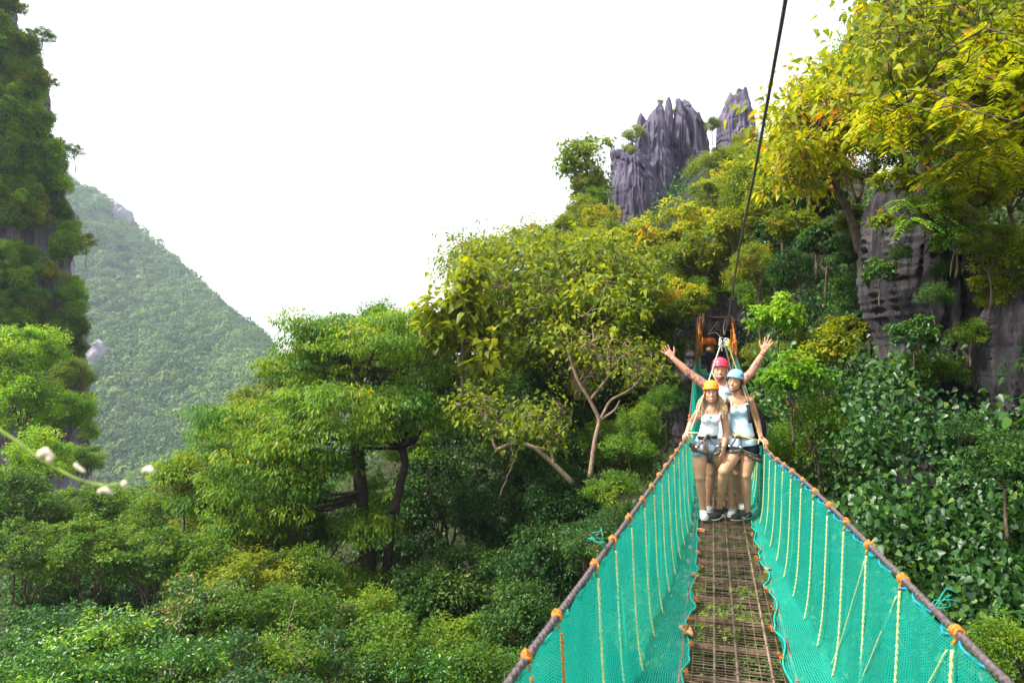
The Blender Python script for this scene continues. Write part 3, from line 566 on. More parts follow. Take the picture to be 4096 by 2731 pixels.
# --- the grove that climbs the slope beyond the bridge.  (kind, px, py, depth, radius px, leaf material)
G = 'trees of the grove climbing the slope behind the bridge'
for row in [('round', 2180, 1180, 30, 190, 'l_olive'), ('round', 2360, 1050, 33, 170, 'l_yolive'), ('open', 2280, 1000, 36, 150, 'l_yolive'), ('round', 2430, 1190, 30, 190, 'l_olive'), ('open', 2560, 1150, 29, 200, 'l_olive'),
            ('big', 2560, 960, 34, 150, 'l_yellow'), ('big', 2740, 900, 34, 160, 'l_yellow'), ('big', 2420, 940, 38, 110, 'l_yolive'), ('round', 2680, 1080, 31, 180, 'l_olive'), ('big', 2820, 1000, 29, 170, 'l_yolive'),
            ('open', 2890, 790, 36, 180, 'l_yolive'), ('big', 2980, 700, 37, 130, 'l_yellow'), ('round', 2870, 640, 42, 80, 'l_olive'), ('round', 3050, 800, 29, 210, 'l_olive'), ('round', 3170, 640, 26, 180, 'l_yolive'),
            ('big', 2960, 900, 27, 150, 'l_yellow'), ('round', 2100, 1380, 30, 190, 'l_green'), ('big', 2320, 1400, 29, 190, 'l_green'), ('big', 2500, 1400, 28, 190, 'l_green'), ('round', 2600, 1290, 26, 180, 'l_green'),
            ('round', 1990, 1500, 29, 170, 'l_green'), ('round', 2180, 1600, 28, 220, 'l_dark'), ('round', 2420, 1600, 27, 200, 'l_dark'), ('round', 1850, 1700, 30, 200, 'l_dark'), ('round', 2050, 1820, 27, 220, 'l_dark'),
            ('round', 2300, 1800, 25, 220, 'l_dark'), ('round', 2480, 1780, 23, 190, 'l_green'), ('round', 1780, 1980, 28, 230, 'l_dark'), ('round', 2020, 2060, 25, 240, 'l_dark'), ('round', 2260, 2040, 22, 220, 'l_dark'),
            ('big', 3240, 490, 24, 130, 'l_yellow'), ('big', 3110, 610, 28, 100, 'l_yolive'), ('round', 3320, 420, 22, 170, 'l_yolive'), ('round', 3420, 250, 22, 150, 'l_yolive'), ('round', 3560, 130, 21, 170, 'l_olive'), ('round', 3700, 40, 20, 200, 'l_olive'),
            ('open', 3480, 60, 23, 90, 'l_green'), ('round', 3900, -20, 17, 240, 'l_green'), ('round', 4100, 200, 16, 260, 'l_olive'), ('round', 3700, 300, 19, 220, 'l_olive'), ('round', 3500, 480, 20, 200, 'l_olive'),
            ('round', 3850, 520, 17.5, 200, 'l_green'), ('round', 4080, 640, 14, 220, 'l_olive'), ('big', 3260, 820, 22, 150, 'l_vine'), ('big', 3120, 960, 24, 150, 'l_dark'), ('open', 3420, 640, 19, 180, 'l_olive')]:
    T(*row, 'leafy yellow-green to dark green tree of the grove on the slope behind the bridge', group=G)
# --- left of and behind the layered tree, against the sky
G = 'trees at the left foot of the slope'
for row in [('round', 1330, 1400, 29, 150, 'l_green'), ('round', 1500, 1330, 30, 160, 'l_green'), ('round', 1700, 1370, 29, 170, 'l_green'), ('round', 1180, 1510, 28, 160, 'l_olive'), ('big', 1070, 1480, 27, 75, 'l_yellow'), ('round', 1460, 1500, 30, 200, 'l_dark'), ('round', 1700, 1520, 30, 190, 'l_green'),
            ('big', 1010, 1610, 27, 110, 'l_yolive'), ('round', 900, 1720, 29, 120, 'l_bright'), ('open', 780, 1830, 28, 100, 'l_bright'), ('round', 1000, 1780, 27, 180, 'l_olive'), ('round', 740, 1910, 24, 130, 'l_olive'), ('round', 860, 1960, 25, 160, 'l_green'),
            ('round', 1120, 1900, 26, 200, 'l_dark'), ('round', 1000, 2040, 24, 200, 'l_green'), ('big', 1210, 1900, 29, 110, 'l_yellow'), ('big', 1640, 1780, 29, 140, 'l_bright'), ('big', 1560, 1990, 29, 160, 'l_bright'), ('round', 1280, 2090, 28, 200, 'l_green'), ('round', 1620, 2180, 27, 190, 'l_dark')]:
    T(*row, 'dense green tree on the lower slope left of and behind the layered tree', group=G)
limbed_tree('broadleaf_tree', 'wispy thin-twigged tree left of the limestone pinnacles', 48, [[(2400, 860), (2380, 760), (2345, 680), (2330, 590), (2345, 545)], [(2345, 680), (2290, 670), (2250, 660)], [(2380, 760), (2310, 770), (2270, 790)], [(2330, 590), (2380, 580), (2410, 590)]],
            spots(2250, 2400, 545, 700, 16, 32, .6) + spots(2290, 2420, 690, 830, 14, 38, .6), 3600, .26, 'l_olive', 'bark', .12, crad=(.6, .6, .35), seed=14, twn=3, lw=.6)
T('round', 2370, 800, 46, 80, 'l_green', 'small green tree at the left foot of the limestone pinnacles')
T('shrub', 2392, 720, 50, 55, 'l_green', 'dark green bush tight against the left side of the pinnacles', cat='shrub')
T('shrub', 2535, 540, 58.5, 55, 'l_olive', 'bush growing on the left shoulder of the pinnacle slab', cat='shrub')
T('shrub', 2510, 600, 56.5, 40, 'l_yolive', 'small yellowish bush on the lowest pinnacle block', cat='shrub')
T('shrub', 2640, 408, 60, 17, 'l_yolive', 'tiny shrub on top of the wide pinnacle slab', cat='shrub')
T('shrub', 2697, 450, 62.5, 22, 'l_yolive', 'thin shrub rooted in the vertical crack between pinnacles', cat='shrub')
T('shrub', 2700, 545, 62.8, 22, 'l_olive', 'low shrub deep in the crack between pinnacles', cat='shrub')
T('round', 2850, 500, 56, 40, 'l_olive', 'little tree in the saddle between the pinnacle group and the lone spire')
T('shrub', 2800, 680, 50, 75, 'l_olive', 'rounded bush in front of the right side of the pinnacle group', cat='shrub')
T('shrub', 2990, 555, 50, 70, 'l_yolive', 'bush covering the foot of the lone spire', cat='shrub')
# --- left side
T('round', 95, 1400, 34, 170, 'l_bright', 'vivid bright green tree, highest at the left edge below the cliff')
T('round', 60, 1620, 33, 190, 'l_bright', 'vivid green tree at the left edge behind the blurred tendril')
T('round', 250, 1640, 36, 130, 'l_bright', 'slim green tree between the vivid green trees and the far mountain')
T('round', 170, 1830, 30, 150, 'l_bright', 'rounded green tree under the blurred tendril at the left')
T('round', 330, 1840, 42, 100, 'l_green', 'darker green tree at the foot of the left cliff beside the mountain')
T('round', 300, 1500, 48, 90, 'l_olive', 'olive tree low on the left cliff edge')
G = 'shrubs clinging to the left cliff'
rs = RS(17)
for k in range(175):
    for _ in range(50):
        y = rs.uniform(-60, 1560); e = float(np.interp(y, [q[0] for q in redge], [q[1] for q in redge])); x = e - (rs.rand() ** 1.15) * (e + 80)
        c = P(x, y, 55)
        ok = not (((x - 20) / 42) ** 2 + ((y - 80) / 80) ** 2 < 1 or ((x - 270) / 42) ** 2 + ((y - 1060) / 75) ** 2 < 1 or ((x - 160) / 26) ** 2 + ((y - 560) / 60) ** 2 < 1 or ((x - 190) / 36) ** 2 + ((y - 1010) / 60) ** 2 < 1)
        if ok: break
    d = 55.0 - .28 * max(0, e - x) * 55 / F * 2 - rs.rand() * 1.0
    r = rs.uniform(34, 74); m = rs.choice(['l_cliff', 'l_cliff', 'l_bright', 'l_green', 'l_bright', 'l_cliff', 'l_yolive'])
    T('cliffbush', x, y, d, r, m, 'leafy shrub clinging to the steep limestone cliff at the left', cat='shrub', group=G)
for k in range(30):
    y = 620 + k * 38 + rs.rand() * 20; e = float(np.interp(y, [q[0] for q in redge], [q[1] for q in redge]))
    if abs(y - 1060) < 45: continue
    T('cliffbush', e - rs.uniform(5, 32), y, 55.2, rs.uniform(30, 52), rs.choice(['l_cliff', 'l_green', 'l_bright', 'l_yolive']), 'leafy shrub clinging to the steep limestone cliff at the left', cat='shrub', group=G)
T('open', 165, 145, 56, 62, 'l_cliff', 'wispy thin tree leaning into the sky from the top of the left cliff', bark='bark_pale')
T('open', 215, 330, 56, 30, 'l_cliff', 'tiny sparse sapling on the left cliff edge, second from the top', bark='bark_pale')
T('open', 300, 600, 56, 45, 'l_cliff', 'sparse dark sapling overhanging the left cliff halfway up', bark='bark_pale')
T('open', 345, 960, 56, 52, 'l_yolive', 'yellowing sapling sticking out of the left cliff low down', bark='bark_pale')
# --- valley canopy below the camera on the left, near layer and middle layer
G = 'trees of the valley canopy below the bridge'
for row in [('round', 480, 2080, 30, 200, 'l_green'), ('round', 660, 2110, 28, 180, 'l_green'), ('round', 280, 2060, 28, 200, 'l_green'), ('round', 90, 2020, 26, 190, 'l_green'), ('round', 860, 2130, 25, 170, 'l_olive'), ('round', 1060, 2180, 23, 190, 'l_olive'),
            ('open', 120, 2200, 19, 230, 'l_green'), ('open', 360, 2210, 19, 240, 'l_green'), ('open', 600, 2230, 19, 230, 'l_green'), ('round', 820, 2300, 19, 200, 'l_green'), ('round', 1010, 2330, 18, 200, 'l_olive'), ('round', 1200, 2330, 19, 180, 'l_green'),
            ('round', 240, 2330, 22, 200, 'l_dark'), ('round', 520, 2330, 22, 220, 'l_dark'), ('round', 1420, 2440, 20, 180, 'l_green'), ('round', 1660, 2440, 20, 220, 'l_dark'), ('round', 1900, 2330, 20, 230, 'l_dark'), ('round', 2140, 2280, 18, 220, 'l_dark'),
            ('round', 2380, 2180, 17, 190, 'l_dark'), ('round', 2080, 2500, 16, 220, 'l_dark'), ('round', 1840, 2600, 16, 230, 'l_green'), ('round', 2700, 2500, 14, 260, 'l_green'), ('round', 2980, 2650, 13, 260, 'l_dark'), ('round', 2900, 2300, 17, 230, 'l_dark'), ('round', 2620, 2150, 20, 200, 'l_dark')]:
    T(*row, 'leafy green tree in the valley canopy below and left of the bridge', group=G)
G = 'shrubs in the valley foreground'
for row in [('glossy', 130, 2560, 11.5, 260, 'l_green2'), ('glossy', 420, 2590, 11, 260, 'l_green2'), ('glossy', 680, 2680, 10.5, 240, 'l_green2'), ('glossy', 260, 2720, 10, 280, 'l_green2'), ('glossy', 20, 2700, 10, 250, 'l_green2')]:
    pass
M['l_green2'] = leafmat('leaf_glossy', [(0, (.012, .058, .009)), (.45, (.034, .125, .011)), (.82, (.10, .24, .015)), (.93, (.26, .40, .02)), (1, (.30, .37, .02))], rough=.36, trans=.3, spec=.42)
for row in [('glossy', 130, 2560, 11.5, 260, 'l_green2'), ('glossy', 420, 2600, 11, 250, 'l_green2'), ('glossy', 680, 2700, 10.5, 240, 'l_green2'), ('glossy', 260, 2740, 10, 280, 'l_green2'), ('glossy', -20, 2700, 10, 250, 'l_green2')]:
    T(*row, 'glossy-leaved shrub in the lower left corner', cat='shrub', group='glossy shrubs in the lower left corner')
for row in [('glossy', 760, 2430, 14, 210, 'l_vine'), ('shrub', 960, 2480, 14, 210, 'l_green'), ('shrub', 1180, 2470, 14.5, 200, 'l_green'), ('glossy', 900, 2660, 11.5, 220, 'l_vine'), ('shrub', 1120, 2680, 12, 230, 'l_green'), ('glossy', 1340, 2640, 12.5, 220, 'l_vine'),
            ('shrub', 1560, 2620, 13, 220, 'l_green'), ('glossy', 1700, 2750, 12, 220, 'l_green2'), ('shrub', 1460, 2480, 16, 180, 'l_green'), ('shrub', 1950, 2700, 12.5, 220, 'l_green'), ('shrub', 1330, 2540, 15, 170, 'l_vine'), ('glossy', 1060, 2780, 10, 240, 'l_vine')]:
    T(*row, 'leafy shrub in the valley foreground between the glossy corner shrubs and the bridge', cat='shrub', group='shrubs in the valley foreground')
# --- shrubs hugging the left side of the bridge
for row in [('glossy', 2520, 1790, 13.5, 120, 'l_green'), ('glossy', 2440, 1940, 12.5, 130, 'l_green'), ('shrub', 2560, 1680, 15, 100, 'l_green'), ('glossy', 2360, 2140, 12, 130, 'l_vine'), ('shrub', 2470, 2080, 14, 110, 'l_dark'), ('shrub', 2640, 1600, 17, 90, 'l_green')]:
    T(*row, 'leafy shrub beside the left handrail of the bridge', cat='shrub', group='shrubs beside the left handrail')
# --- right of the people
T('bigshrub', 3110, 1260, 13.5, 150, 'l_bright', 'bright lime large-leaved shrub right of the raised hand', cat='shrub')
T('bigshrub', 3290, 1400, 13, 150, 'l_yolive', 'yellowing large-leaved shrub beside the raised forearm', cat='shrub')
T('bigshrub', 3170, 1500, 12, 170, 'l_bright', 'spreading yellow-green shrub behind the raised arm', cat='shrub')
T('bigshrub', 3390, 1320, 14, 110, 'l_yellow', 'yellow tipped shrub below the dark bushes on the right', cat='shrub')
T('shrub', 3700, 1480, 11.5, 190, 'l_green', 'wide leafy branch reaching across the cliff base on the right', cat='shrub', zs=.6)
T('shrub', 3560, 1140, 14, 130, 'l_vine', 'dark bush under the fluted cliff face on the right', cat='shrub')
T('shrub', 3700, 1220, 13.5, 120, 'l_dark', 'dark drooping bush against the stained rock on the right', cat='shrub')
T('shrub', 3420, 1180, 16, 150, 'l_dark', 'dark green bush between the lime shrub and the cliff', cat='shrub')
T('shrub', 4060, 1020, 10.5, 180, 'l_olive', 'fine-leaved green bush above the pale rock pillar', cat='shrub')
T('shrub', 4010, 1180, 10.6, 110, 'l_yolive', 'small yellowish bush hanging at the top of the pale rock pillar', cat='shrub')
T('glossy', 4030, 1840, 8.5, 220, 'l_dark', 'fern-leaved dark bush under the pale rock pillar at the right edge', cat='shrub')
T('glossy', 3860, 1720, 10, 100, 'l_vine', 'long-leaved plant standing before the cliff base on the right', cat='shrub')
T('shrub', 3280, 1680, 12, 150, 'l_green', 'green bush right of the backpack', cat='shrub')
T('shrub', 3150, 1780, 12.5, 130, 'l_green', 'low green bush just right of the far handrail', cat='shrub')
T('shrub', 4040, 2600, 6.8, 200, 'l_green', 'small-leaved bright bush in the lower right corner', cat='shrub')
# platform surroundings
for row in [('big', 2700, 1250, 24, 90, 'l_olive'), ('round', 2640, 1400, 25, 120, 'l_green'), ('round', 3040, 1180, 25, 130, 'l_green'), ('round', 3060, 1420, 20, 100, 'l_olive'), ('round', 2660, 1560, 22, 120, 'l_dark')]:
    T(*row, 'tree crowding round the far gate of the bridge', group='trees round the far gate')

# --- unbounded leafy cover
def cover(name, label, pts, nrm, ls, mat, kind, n_each, seed, spread=.35, lw=.75, cat='undergrowth'):
    rs = RS(seed); N = len(pts); idx = np.repeat(np.arange(N), n_each); n = len(idx)
    c = pts[idx] + rs.normal(size=(n, 3)) * spread; nr = unit(nrm[idx] + np.array([0, 0, .6]) + rs.normal(size=(n, 3)) * .75)
    d = unit(np.cross(nr, rs.normal(size=(n, 3))) + np.array([0, 0, -.6])); cl = rs.rand(N)
    L_ = ls * rs.uniform(.45, 1.05, n) * np.where(rs.rand(n) < .12, 1.45, 1); r = np.clip(.4 * cl[idx] + .6 * rs.rand(n), 0, .95); r[rs.rand(n) < .01] = 1
    V, Fa, r = leaves(c, d, nr, L_, L_ * lw, r, kind)
    tag(link(name, mesh_np(name, V, Fa, r), M[mat]), label, cat, kind='stuff')
def terr_pts(rs, n, fx, cond):
    X, Y = fx(rs, n); Z = terrain_z(X, Y); e = .2
    nx = -(terrain_z(X + e, Y) - Z) / e; nyy = -(terrain_z(X, Y + e) - Z) / e; p = np.stack([X, Y, Z], 1); nn = unit(np.stack([nx, nyy, np.ones_like(nx)], 1))
    k = cond(p); return p[k], nn[k]
rs = RS(31)
def wall_pts(n, y0, y1, z0, z1, off=0.0):
    """points on the steep slope right of the bridge, found by height"""
    Y = rs.uniform(y0, y1, n); z = rs.uniform(z0, z1, n); X = np.full(n, 2.0)
    xs = np.linspace(2, 18, 90); ZZ = terrain_z(np.repeat(xs[None], n, 0), np.repeat(Y[:, None], 90, 1)); k = np.argmax(ZZ > z[:, None], axis=1); X = xs[k] - off; okk = ZZ.max(1) > z; Y, z, X = Y[okk], z[okk], X[okk]; n = len(X)
    bump = fbm(np.stack([X * 0, Y * .35, z * .35], -1), 66, 3); X = X - .2 - .9 * np.clip(bump, -.4, 1)
    sl = np.stack([-np.ones(n), -.25 * np.ones(n), .35 * np.ones(n)], 1); return np.stack([X, Y, z], 1), unit(sl)
pts, nn = wall_pts(4200, 2.5, 20, -8, 3.4)
hole = vnoise(pts * np.array([0, .55, .55]), 90) > .38; pts, nn = pts[~hole], nn[~hole]
cover('climbing_vines', 'broad heart-shaped vine leaves covering the steep bank right of the bridge', pts, nn, .125, 'l_vine', 'heart', 12, 5, .30, .85, 'vines')
pts, nn = wall_pts(2600, 12, 34, 0, 12); cover('slope_undergrowth', 'mixed dark undergrowth on the upper slope between trees and rock', pts, nn, .15, 'l_dark', 'oval', 12, 6, .35, .6)
pts, nn = terr_pts(rs, 9000, lambda r, n: (r.uniform(-26, 14, n), r.uniform(6, 56, n)), lambda p: p[:, 2] < 30)
cover('forest_undergrowth', 'dark leafy undergrowth on the forest floor under the trees', pts, nn, .26, 'l_dark', 'quad', 12, 7, .55, .6)

rs = RS(71); n = 2600; px = rs.uniform(3440, 4250, n); py = rs.uniform(1230, 2750, n)
keep = (py > 1330 + 260 * vnoise(np.stack([px * .006, px * 0, px * 0], 1), 4)) & ~((px > 3960) & (py < 1680)) & (vnoise(np.stack([px * .007, py * .007, px * 0], 1), 12) < .22); px, py = px[keep], py[keep]
dd = 11.9 - (py - 1300) / 1300 * 3.6 - np.abs(px - 3700) / 500 * .6 + rs.normal(size=len(px)) * .12
pts = np.array([P(a, b, c) for a, b, c in zip(px, py, dd)]); cover('hanging_vines', 'big green vine leaves hanging over the lower cliff on the right', pts, unit(np.tile([[-.5, -.55, .5]], (len(pts), 1))),   .098, 'l_vine', 'heart', 11, 8, .20, .85, 'vines')
n = 1500; px = rs.uniform(3080, 3560, n); py = rs.uniform(1420, 2350, n); keep = (vnoise(np.stack([px * .008, py * .008, px * 0], 1), 13) < .22) & (py > 1420 + (px - 3080) * .1); px, py = px[keep], py[keep]
dd = 15.0 - (py - 1400) / 1000 * 4.0 + rs.normal(size=len(px)) * .15
pts = np.array([P(a, b, c) for a, b, c in zip(px, py, dd)]); cover('leaning_creepers', 'tangled mid green creepers on the bank right of the standing people', pts, unit(np.tile([[-.5, -.75, .3]], (len(pts), 1))), .115, 'l_vine', 'heart', 11, 9, .26, .8, 'creepers')
for row in [('big', 2890, 1130, 30, 120, 'l_olive'), ('round', 2800, 1180, 28, 90, 'l_green'), ('round', 2990, 1120, 27, 110, 'l_olive')]:
    T(*row, 'tree crowding round the far gate of the bridge', group='trees round the far gate')
T('bigshrub', 2950, 3000, 7.5, 330, 'l_bright', 'bright large-leaved bush seen through the deck grid below the bridge', cat='shrub')
T('bigshrub', 2960, 2480, 10.5, 200, 'l_green', 'bright leafy bush under the deck grid closer to the people', cat='shrub')

for row in [('round', 2320, 870, 42, 110, 'l_olive'), ('round', 2400, 880, 41, 110, 'l_yolive'), ('round', 2250, 930, 40, 100, 'l_yolive'), ('round', 2350, 740, 47, 70, 'l_olive'), ('open', 2140, 960, 38, 110, 'l_yolive'), ('round', 2200, 1010, 36, 120, 'l_yolive'),
            ('round', 3070, 660, 30, 100, 'l_yolive'), ('big', 3040, 610, 38, 70, 'l_yellow'), ('round', 2950, 640, 44, 80, 'l_yolive'), ('round', 3120, 760, 23, 150, 'l_yolive'), ('big', 3240, 620, 21, 150, 'l_yellow'), ('big', 3300, 960, 18, 130, 'l_vine'), ('big', 3180, 900, 20, 120, 'l_olive'), ('big', 3420, 1000, 16, 110, 'l_vine'), ('round', 3180, 1090, 19, 120, 'l_dark'),
            ('big', 3420, 880, 16, 90, 'l_olive'), ('round', 3030, 1060, 23, 110, 'l_olive'), ('big', 2720, 1200, 25, 130, 'l_yellow'), ('round', 3640, 560, 15.5, 150, 'l_olive'), ('round', 3900, 760, 12.8, 140, 'l_olive'), ('bigshrub', 3480, 1300, 14, 110, 'l_vine')]:
    T(*row, 'x', group='trees of the grove climbing the slope behind the bridge')
for row in [('open', 3820, 840, 10.9, 130, 'l_yolive'), ('bigshrub', 3800, 960, 10.8, 90, 'l_green'), ('shrub', 3740, 1180, 10.9, 80, 'l_vine'), ('open', 3960, 960, 10.4, 130, 'l_olive'), ('bigshrub', 3590, 720, 11.3, 110, 'l_yolive'), ('shrub', 3720, 800, 11.0, 110, 'l_green'), ('bigshrub', 3530, 880, 11.6, 70, 'l_olive'), ('shrub', 3600, 1010, 11.6, 60, 'l_dark'), ('bigshrub', 3520, 1080, 12, 90, 'l_vine'), ('shrub', 3840, 900, 11.4, 70, 'l_green'), ('bigshrub', 3650, 1330, 11, 120, 'l_vine'), ('shrub', 3880, 1330, 10.8, 90, 'l_green'), ('bigshrub', 3950, 1130, 10.6, 80, 'l_yolive'), ('shrub', 3780, 1080, 11.6, 60, 'l_vine')]:
    T(*row, 'x', cat='shrub', group='shrubs rooted on the right rock face')
rs = RS(303)
for k, (pts, D, r, lab) in enumerate([([(1185, 2400), (1160, 2470), (1145, 2560), (1190, 2640), (1240, 2680)], 10.5, .010, 'thin tan liana curling down in front of the foreground shrubs'), ([(3140, 1560), (3220, 1700), (3260, 1850), (3300, 2010)], 11, .013, 'thin brown woody stem rising through the creepers right of the backpack'),
        ([(3380, 1930), (3330, 1780), (3400, 1660), (3420, 1560)], 11.5, .009, 'crooked twig in the creepers under the yellow-green shrub'), ([(2000, 1980), (2050, 1860), (2110, 1700), (2090, 1560)], 20, .025, 'dark hanging liana behind the pale twisted tree')]):
    base = P(pts[0][0], pts[0][1], D); c = np.array([np.array(P(a, b, D + .1 * q)) - base for q, (a, b) in enumerate(pts)]); t = np.linspace(0, len(pts) - 1, 40); c = np.stack([np.interp(t, np.arange(len(pts)), c[:, j]) for j in range(3)], 1)
    for _ in range(4): c[1:-1] = (c[:-2] + 2 * c[1:-1] + c[2:]) / 4
    mb = MB(); mb.tube(c + rs.normal(size=c.shape) * r * .4, np.linspace(r, r * .5, 40), 6)
    for _ in range(5): q = rs.randint(8, 38); mb.tube(curve_pts(c[q], c[q] + rs.normal(size=3) * .18, rs, 5, .2), np.linspace(r * .5, r * .15, 5), 4)
    o = mb.build('liana', M['bark_pale' if k in (0, 4) else 'bark']); o.location = base; tag(o, lab, 'liana')
# ---- labels that tell the trees of each group apart by colour, size and neighbours
LM = [(2870, 1480, 'waving man'), (1480, 1700, 'layered tree'), (2610, 600, 'pinnacle group'), (2945, 450, 'lone spire'), (2350, 1550, 'pale-barked trees'), (3700, 1000, 'dark fluted cliff'), (2870, 1250, 'bridge gate'), (400, 1900, 'blurred tendril'), (60, 1500, 'vivid green trees'),
      (2400, 2150, 'left handrail'), (1850, 1250, 'slim lobed-leaved tree'), (700, 1500, 'far mountain'), (300, 2600, 'lower left corner'), (3345, 650, 'yellow-leaved tree'), (3900, 400, 'feather-leaved tree'), (1300, 2731, 'bottom frame edge'), (2900, 2500, 'steel deck'), (4050, 1450, 'pale rock pillar'), (1950, 1000, 'airy pale green tree'), (1000, 1500, 'left skyline notch')]
LM = [l for l in LM if 'frame' not in l[2] and 'notch' not in l[2]]
CW = dict(l_yellow='golden yellow-green', l_yolive='yellow-olive', l_olive='olive green', l_green='mid green', l_bright='bright green', l_dark='dark green', l_green2='glossy green', l_vine='deep green', l_cliff='grass green')
ORD = ['first', 'second', 'third', 'fourth', 'fifth', 'sixth', 'seventh', 'eighth', 'ninth', 'tenth', 'eleventh', 'twelfth']
byl = {}
for (o, kind, px, py, r, mt, cat, grp) in TREES:
    if not grp: continue
    if grp.startswith('shrubs clinging'):
        band = 'very top' if py < 130 else 'high part' if py < 350 else 'upper middle' if py < 600 else 'middle' if py < 850 else 'lower middle' if py < 1120 else 'foot'
        e = float(np.interp(py, [q[0] for q in redge], [q[1] for q in redge])); side = 'outer edge side' if e - px < 70 else 'inner side' if px > 60 else 'frame side'
        byl.setdefault('%s %s cliff shrub, %s of the left cliff, %s' % ('bigger' if r > 54 else 'smaller', CW[mt], band, side), []).append((py, px, o)); continue
    x, y, n = min(LM, key=lambda l: (l[0] - px) ** 2 + (l[1] - py) ** 2); dx, dy = px - x, py - y
    rel = ('right of' if dx > 0 else 'left of') if abs(dx) > abs(dy) else ('below' if dy > 0 else 'above')
    sz = 'large' if r > 205 else 'small' if r < 130 else 'mid-sized'; form = dict(big='large-leaved', open='open-crowned', glossy='smooth-leaved', bigshrub='broad-leaved', round='dense', shrub='small-leaved').get(kind, 'leafy')
    byl.setdefault('%s %s %s %s %s the %s' % (sz, CW[mt], form, cat, rel, n), []).append((px, py, o))
for l, its in byl.items():
    its.sort(key=lambda q: q[0]); tp = 'cliff shrub' in l
    for k, (px, py, o) in enumerate(its):
        o['label'] = l if len(its) == 1 else (('topmost ' if tp else 'leftmost ') if k == 0 else ('lowest ' if tp else 'rightmost ') if k == len(its) - 1 else ORD[k] + (' down, ' if tp else ' from the left, ')) + l
# ------------------------------------------------------------------ the hanging footbridge
M['net'] = None
def netmat(name, col, alpha_open, sx, sy, bright=1.0):
    m, n, o = newmat(name); L = n.links.new
    uv = n.nodes.new('ShaderNodeUVMap'); uv.uv_map = 'UVMap'
    sp = n.nodes.new('ShaderNodeSeparateXYZ'); L(uv.outputs[0], sp.inputs[0])
    def wave(sock, k, thr):
        a = n.nodes.new('ShaderNodeMath'); a.operation = 'MULTIPLY'; a.inputs[1].default_value = k; L(sock, a.inputs[0])
        f = n.nodes.new('ShaderNodeMath'); f.operation = 'PINGPONG'; f.inputs[1].default_value = .5; L(a.outputs[0], f.inputs[0])
        g = n.nodes.new('ShaderNodeMath'); g.operation = 'GREATER_THAN'; g.inputs[1].default_value = thr; L(f.outputs[0], g.inputs[0]); return g.outputs[0]
    # diamond knit: rows offset by half a cell
    u = sp.outputs[0]; v = sp.outputs[1]
    w1 = wave(u, sx, .17); w2 = wave(v, sy, .21)
    hole = n.nodes.new('ShaderNodeMath'); hole.operation = 'MULTIPLY'; L(w1, hole.inputs[0]); L(w2, hole.inputs[1])
    am = n.nodes.new('ShaderNodeMath'); am.operation = 'MULTIPLY'; am.inputs[1].default_value = alpha_open; L(hole.outputs[0], am.inputs[0])
    tc = n.nodes.new('ShaderNodeTexCoord'); nz = n.nodes.new('ShaderNodeTexNoise'); nz.inputs['Scale'].default_value = 2.2; nz.inputs['Detail'].default_value = 5; L(tc.outputs['Object'], nz.inputs[0])
    r = n.nodes.new('ShaderNodeValToRGB'); r.color_ramp.elements[0].position = .3; r.color_ramp.elements[1].position = .7
    r.color_ramp.elements[0].color = (col[0] * .7, col[1] * .82, col[2] * .8, 1); r.color_ramp.elements[1].color = (*col, 1); L(nz.outputs[0], r.inputs[0])
    d = n.nodes.new('ShaderNodeBsdfPrincipled'); d.inputs['Roughness'].default_value = .55; d.inputs['Specular IOR Level'].default_value = .3; L(r.outputs[0], d.inputs['Base Color'])
    t = n.nodes.new('ShaderNodeBsdfTranslucent'); L(r.outputs[0], t.inputs[0])
    m1 = n.nodes.new('ShaderNodeMixShader'); m1.inputs[0].default_value = .45; L(d.outputs[0], m1.inputs[1]); L(t.outputs[0], m1.inputs[2])
    tr = n.nodes.new('ShaderNodeBsdfTransparent'); m2 = n.nodes.new('ShaderNodeMixShader'); L(am.outputs[0], m2.inputs[0]); L(m1.outputs[0], m2.inputs[1]); L(tr.outputs[0], m2.inputs[2])
    L(m2.outputs[0], o.inputs[0]); return m
M['net'] = netmat('green_netting', (.012, .47, .36), .85, 150, 190)
M['net_cord'] = simple('net_cord', (.012, .36, .28), .6, .3, var=.3)
M['blue_cord'] = simple('blue_cord', (.02, .28, .55), .6, .3, var=.3)
M['orange_rope'] = simple('orange_rope', (.50, .17, .025), .75, .25, var=.35, scale=120, bump=.6)
M['yellow_rope'] = simple('yellow_rope', (.56, .58, .26), .75, .25, var=.25, scale=140, bump=.5)
M['rust'] = simple('rusty_steel', (.17, .095, .065), .75, .35, metal=.15, var=.5, scale=25, bump=.4, col2=(.33, .20, .13))
M['rust_wire'] = simple('rusty_wire', (.19, .105, .07), .6, .4, metal=.3, var=.5, scale=8, col2=(.34, .22, .155))
M['steel_cable'] = simple('steel_cable', (.13, .085, .09), .45, .5, metal=.6, var=.4, scale=60, bump=.5, col2=(.24, .18, .19))
def cx_(Y): return .145 + .2935 * Y
DIRX = np.array([1, -.2935]) / math.hypot(1, .2935)          # lateral unit vector in plan (to the right)
def dz(Y): return 1.12 * ((Y - 8) / 21.0) ** 2 if Y > 8 else .16 * ((8 - Y) / 8.0) ** 2
def rail_half(Y): return .425 + (.30 * max(0, (8 - Y) / 6.0) ** 1.15 if Y < 8 else .25 * min(1, (Y - 8) / 12.0))
def rail_z(Y): return 1.0 + (1.25 * ((Y - 8) / 21.0) ** 2 if Y > 8 else .0 * (8 - Y)) - (.125 * math.exp(-((Y - 7.4) / 1.8) ** 2))
def at(Y, lat, z): return np.array([cx_(Y) + DIRX[0] * lat, Y + DIRX[1] * lat, z])
def railp(Y, sg):
    z = 1.0 + (1.25 * ((Y - 8) / 21.0) ** 2 if Y > 8 else 0)
    if sg > 0: z -= .10 * math.exp(-((Y - 7.6) / 1.5) ** 2)
    return at(Y, sg * rail_half(Y), z)
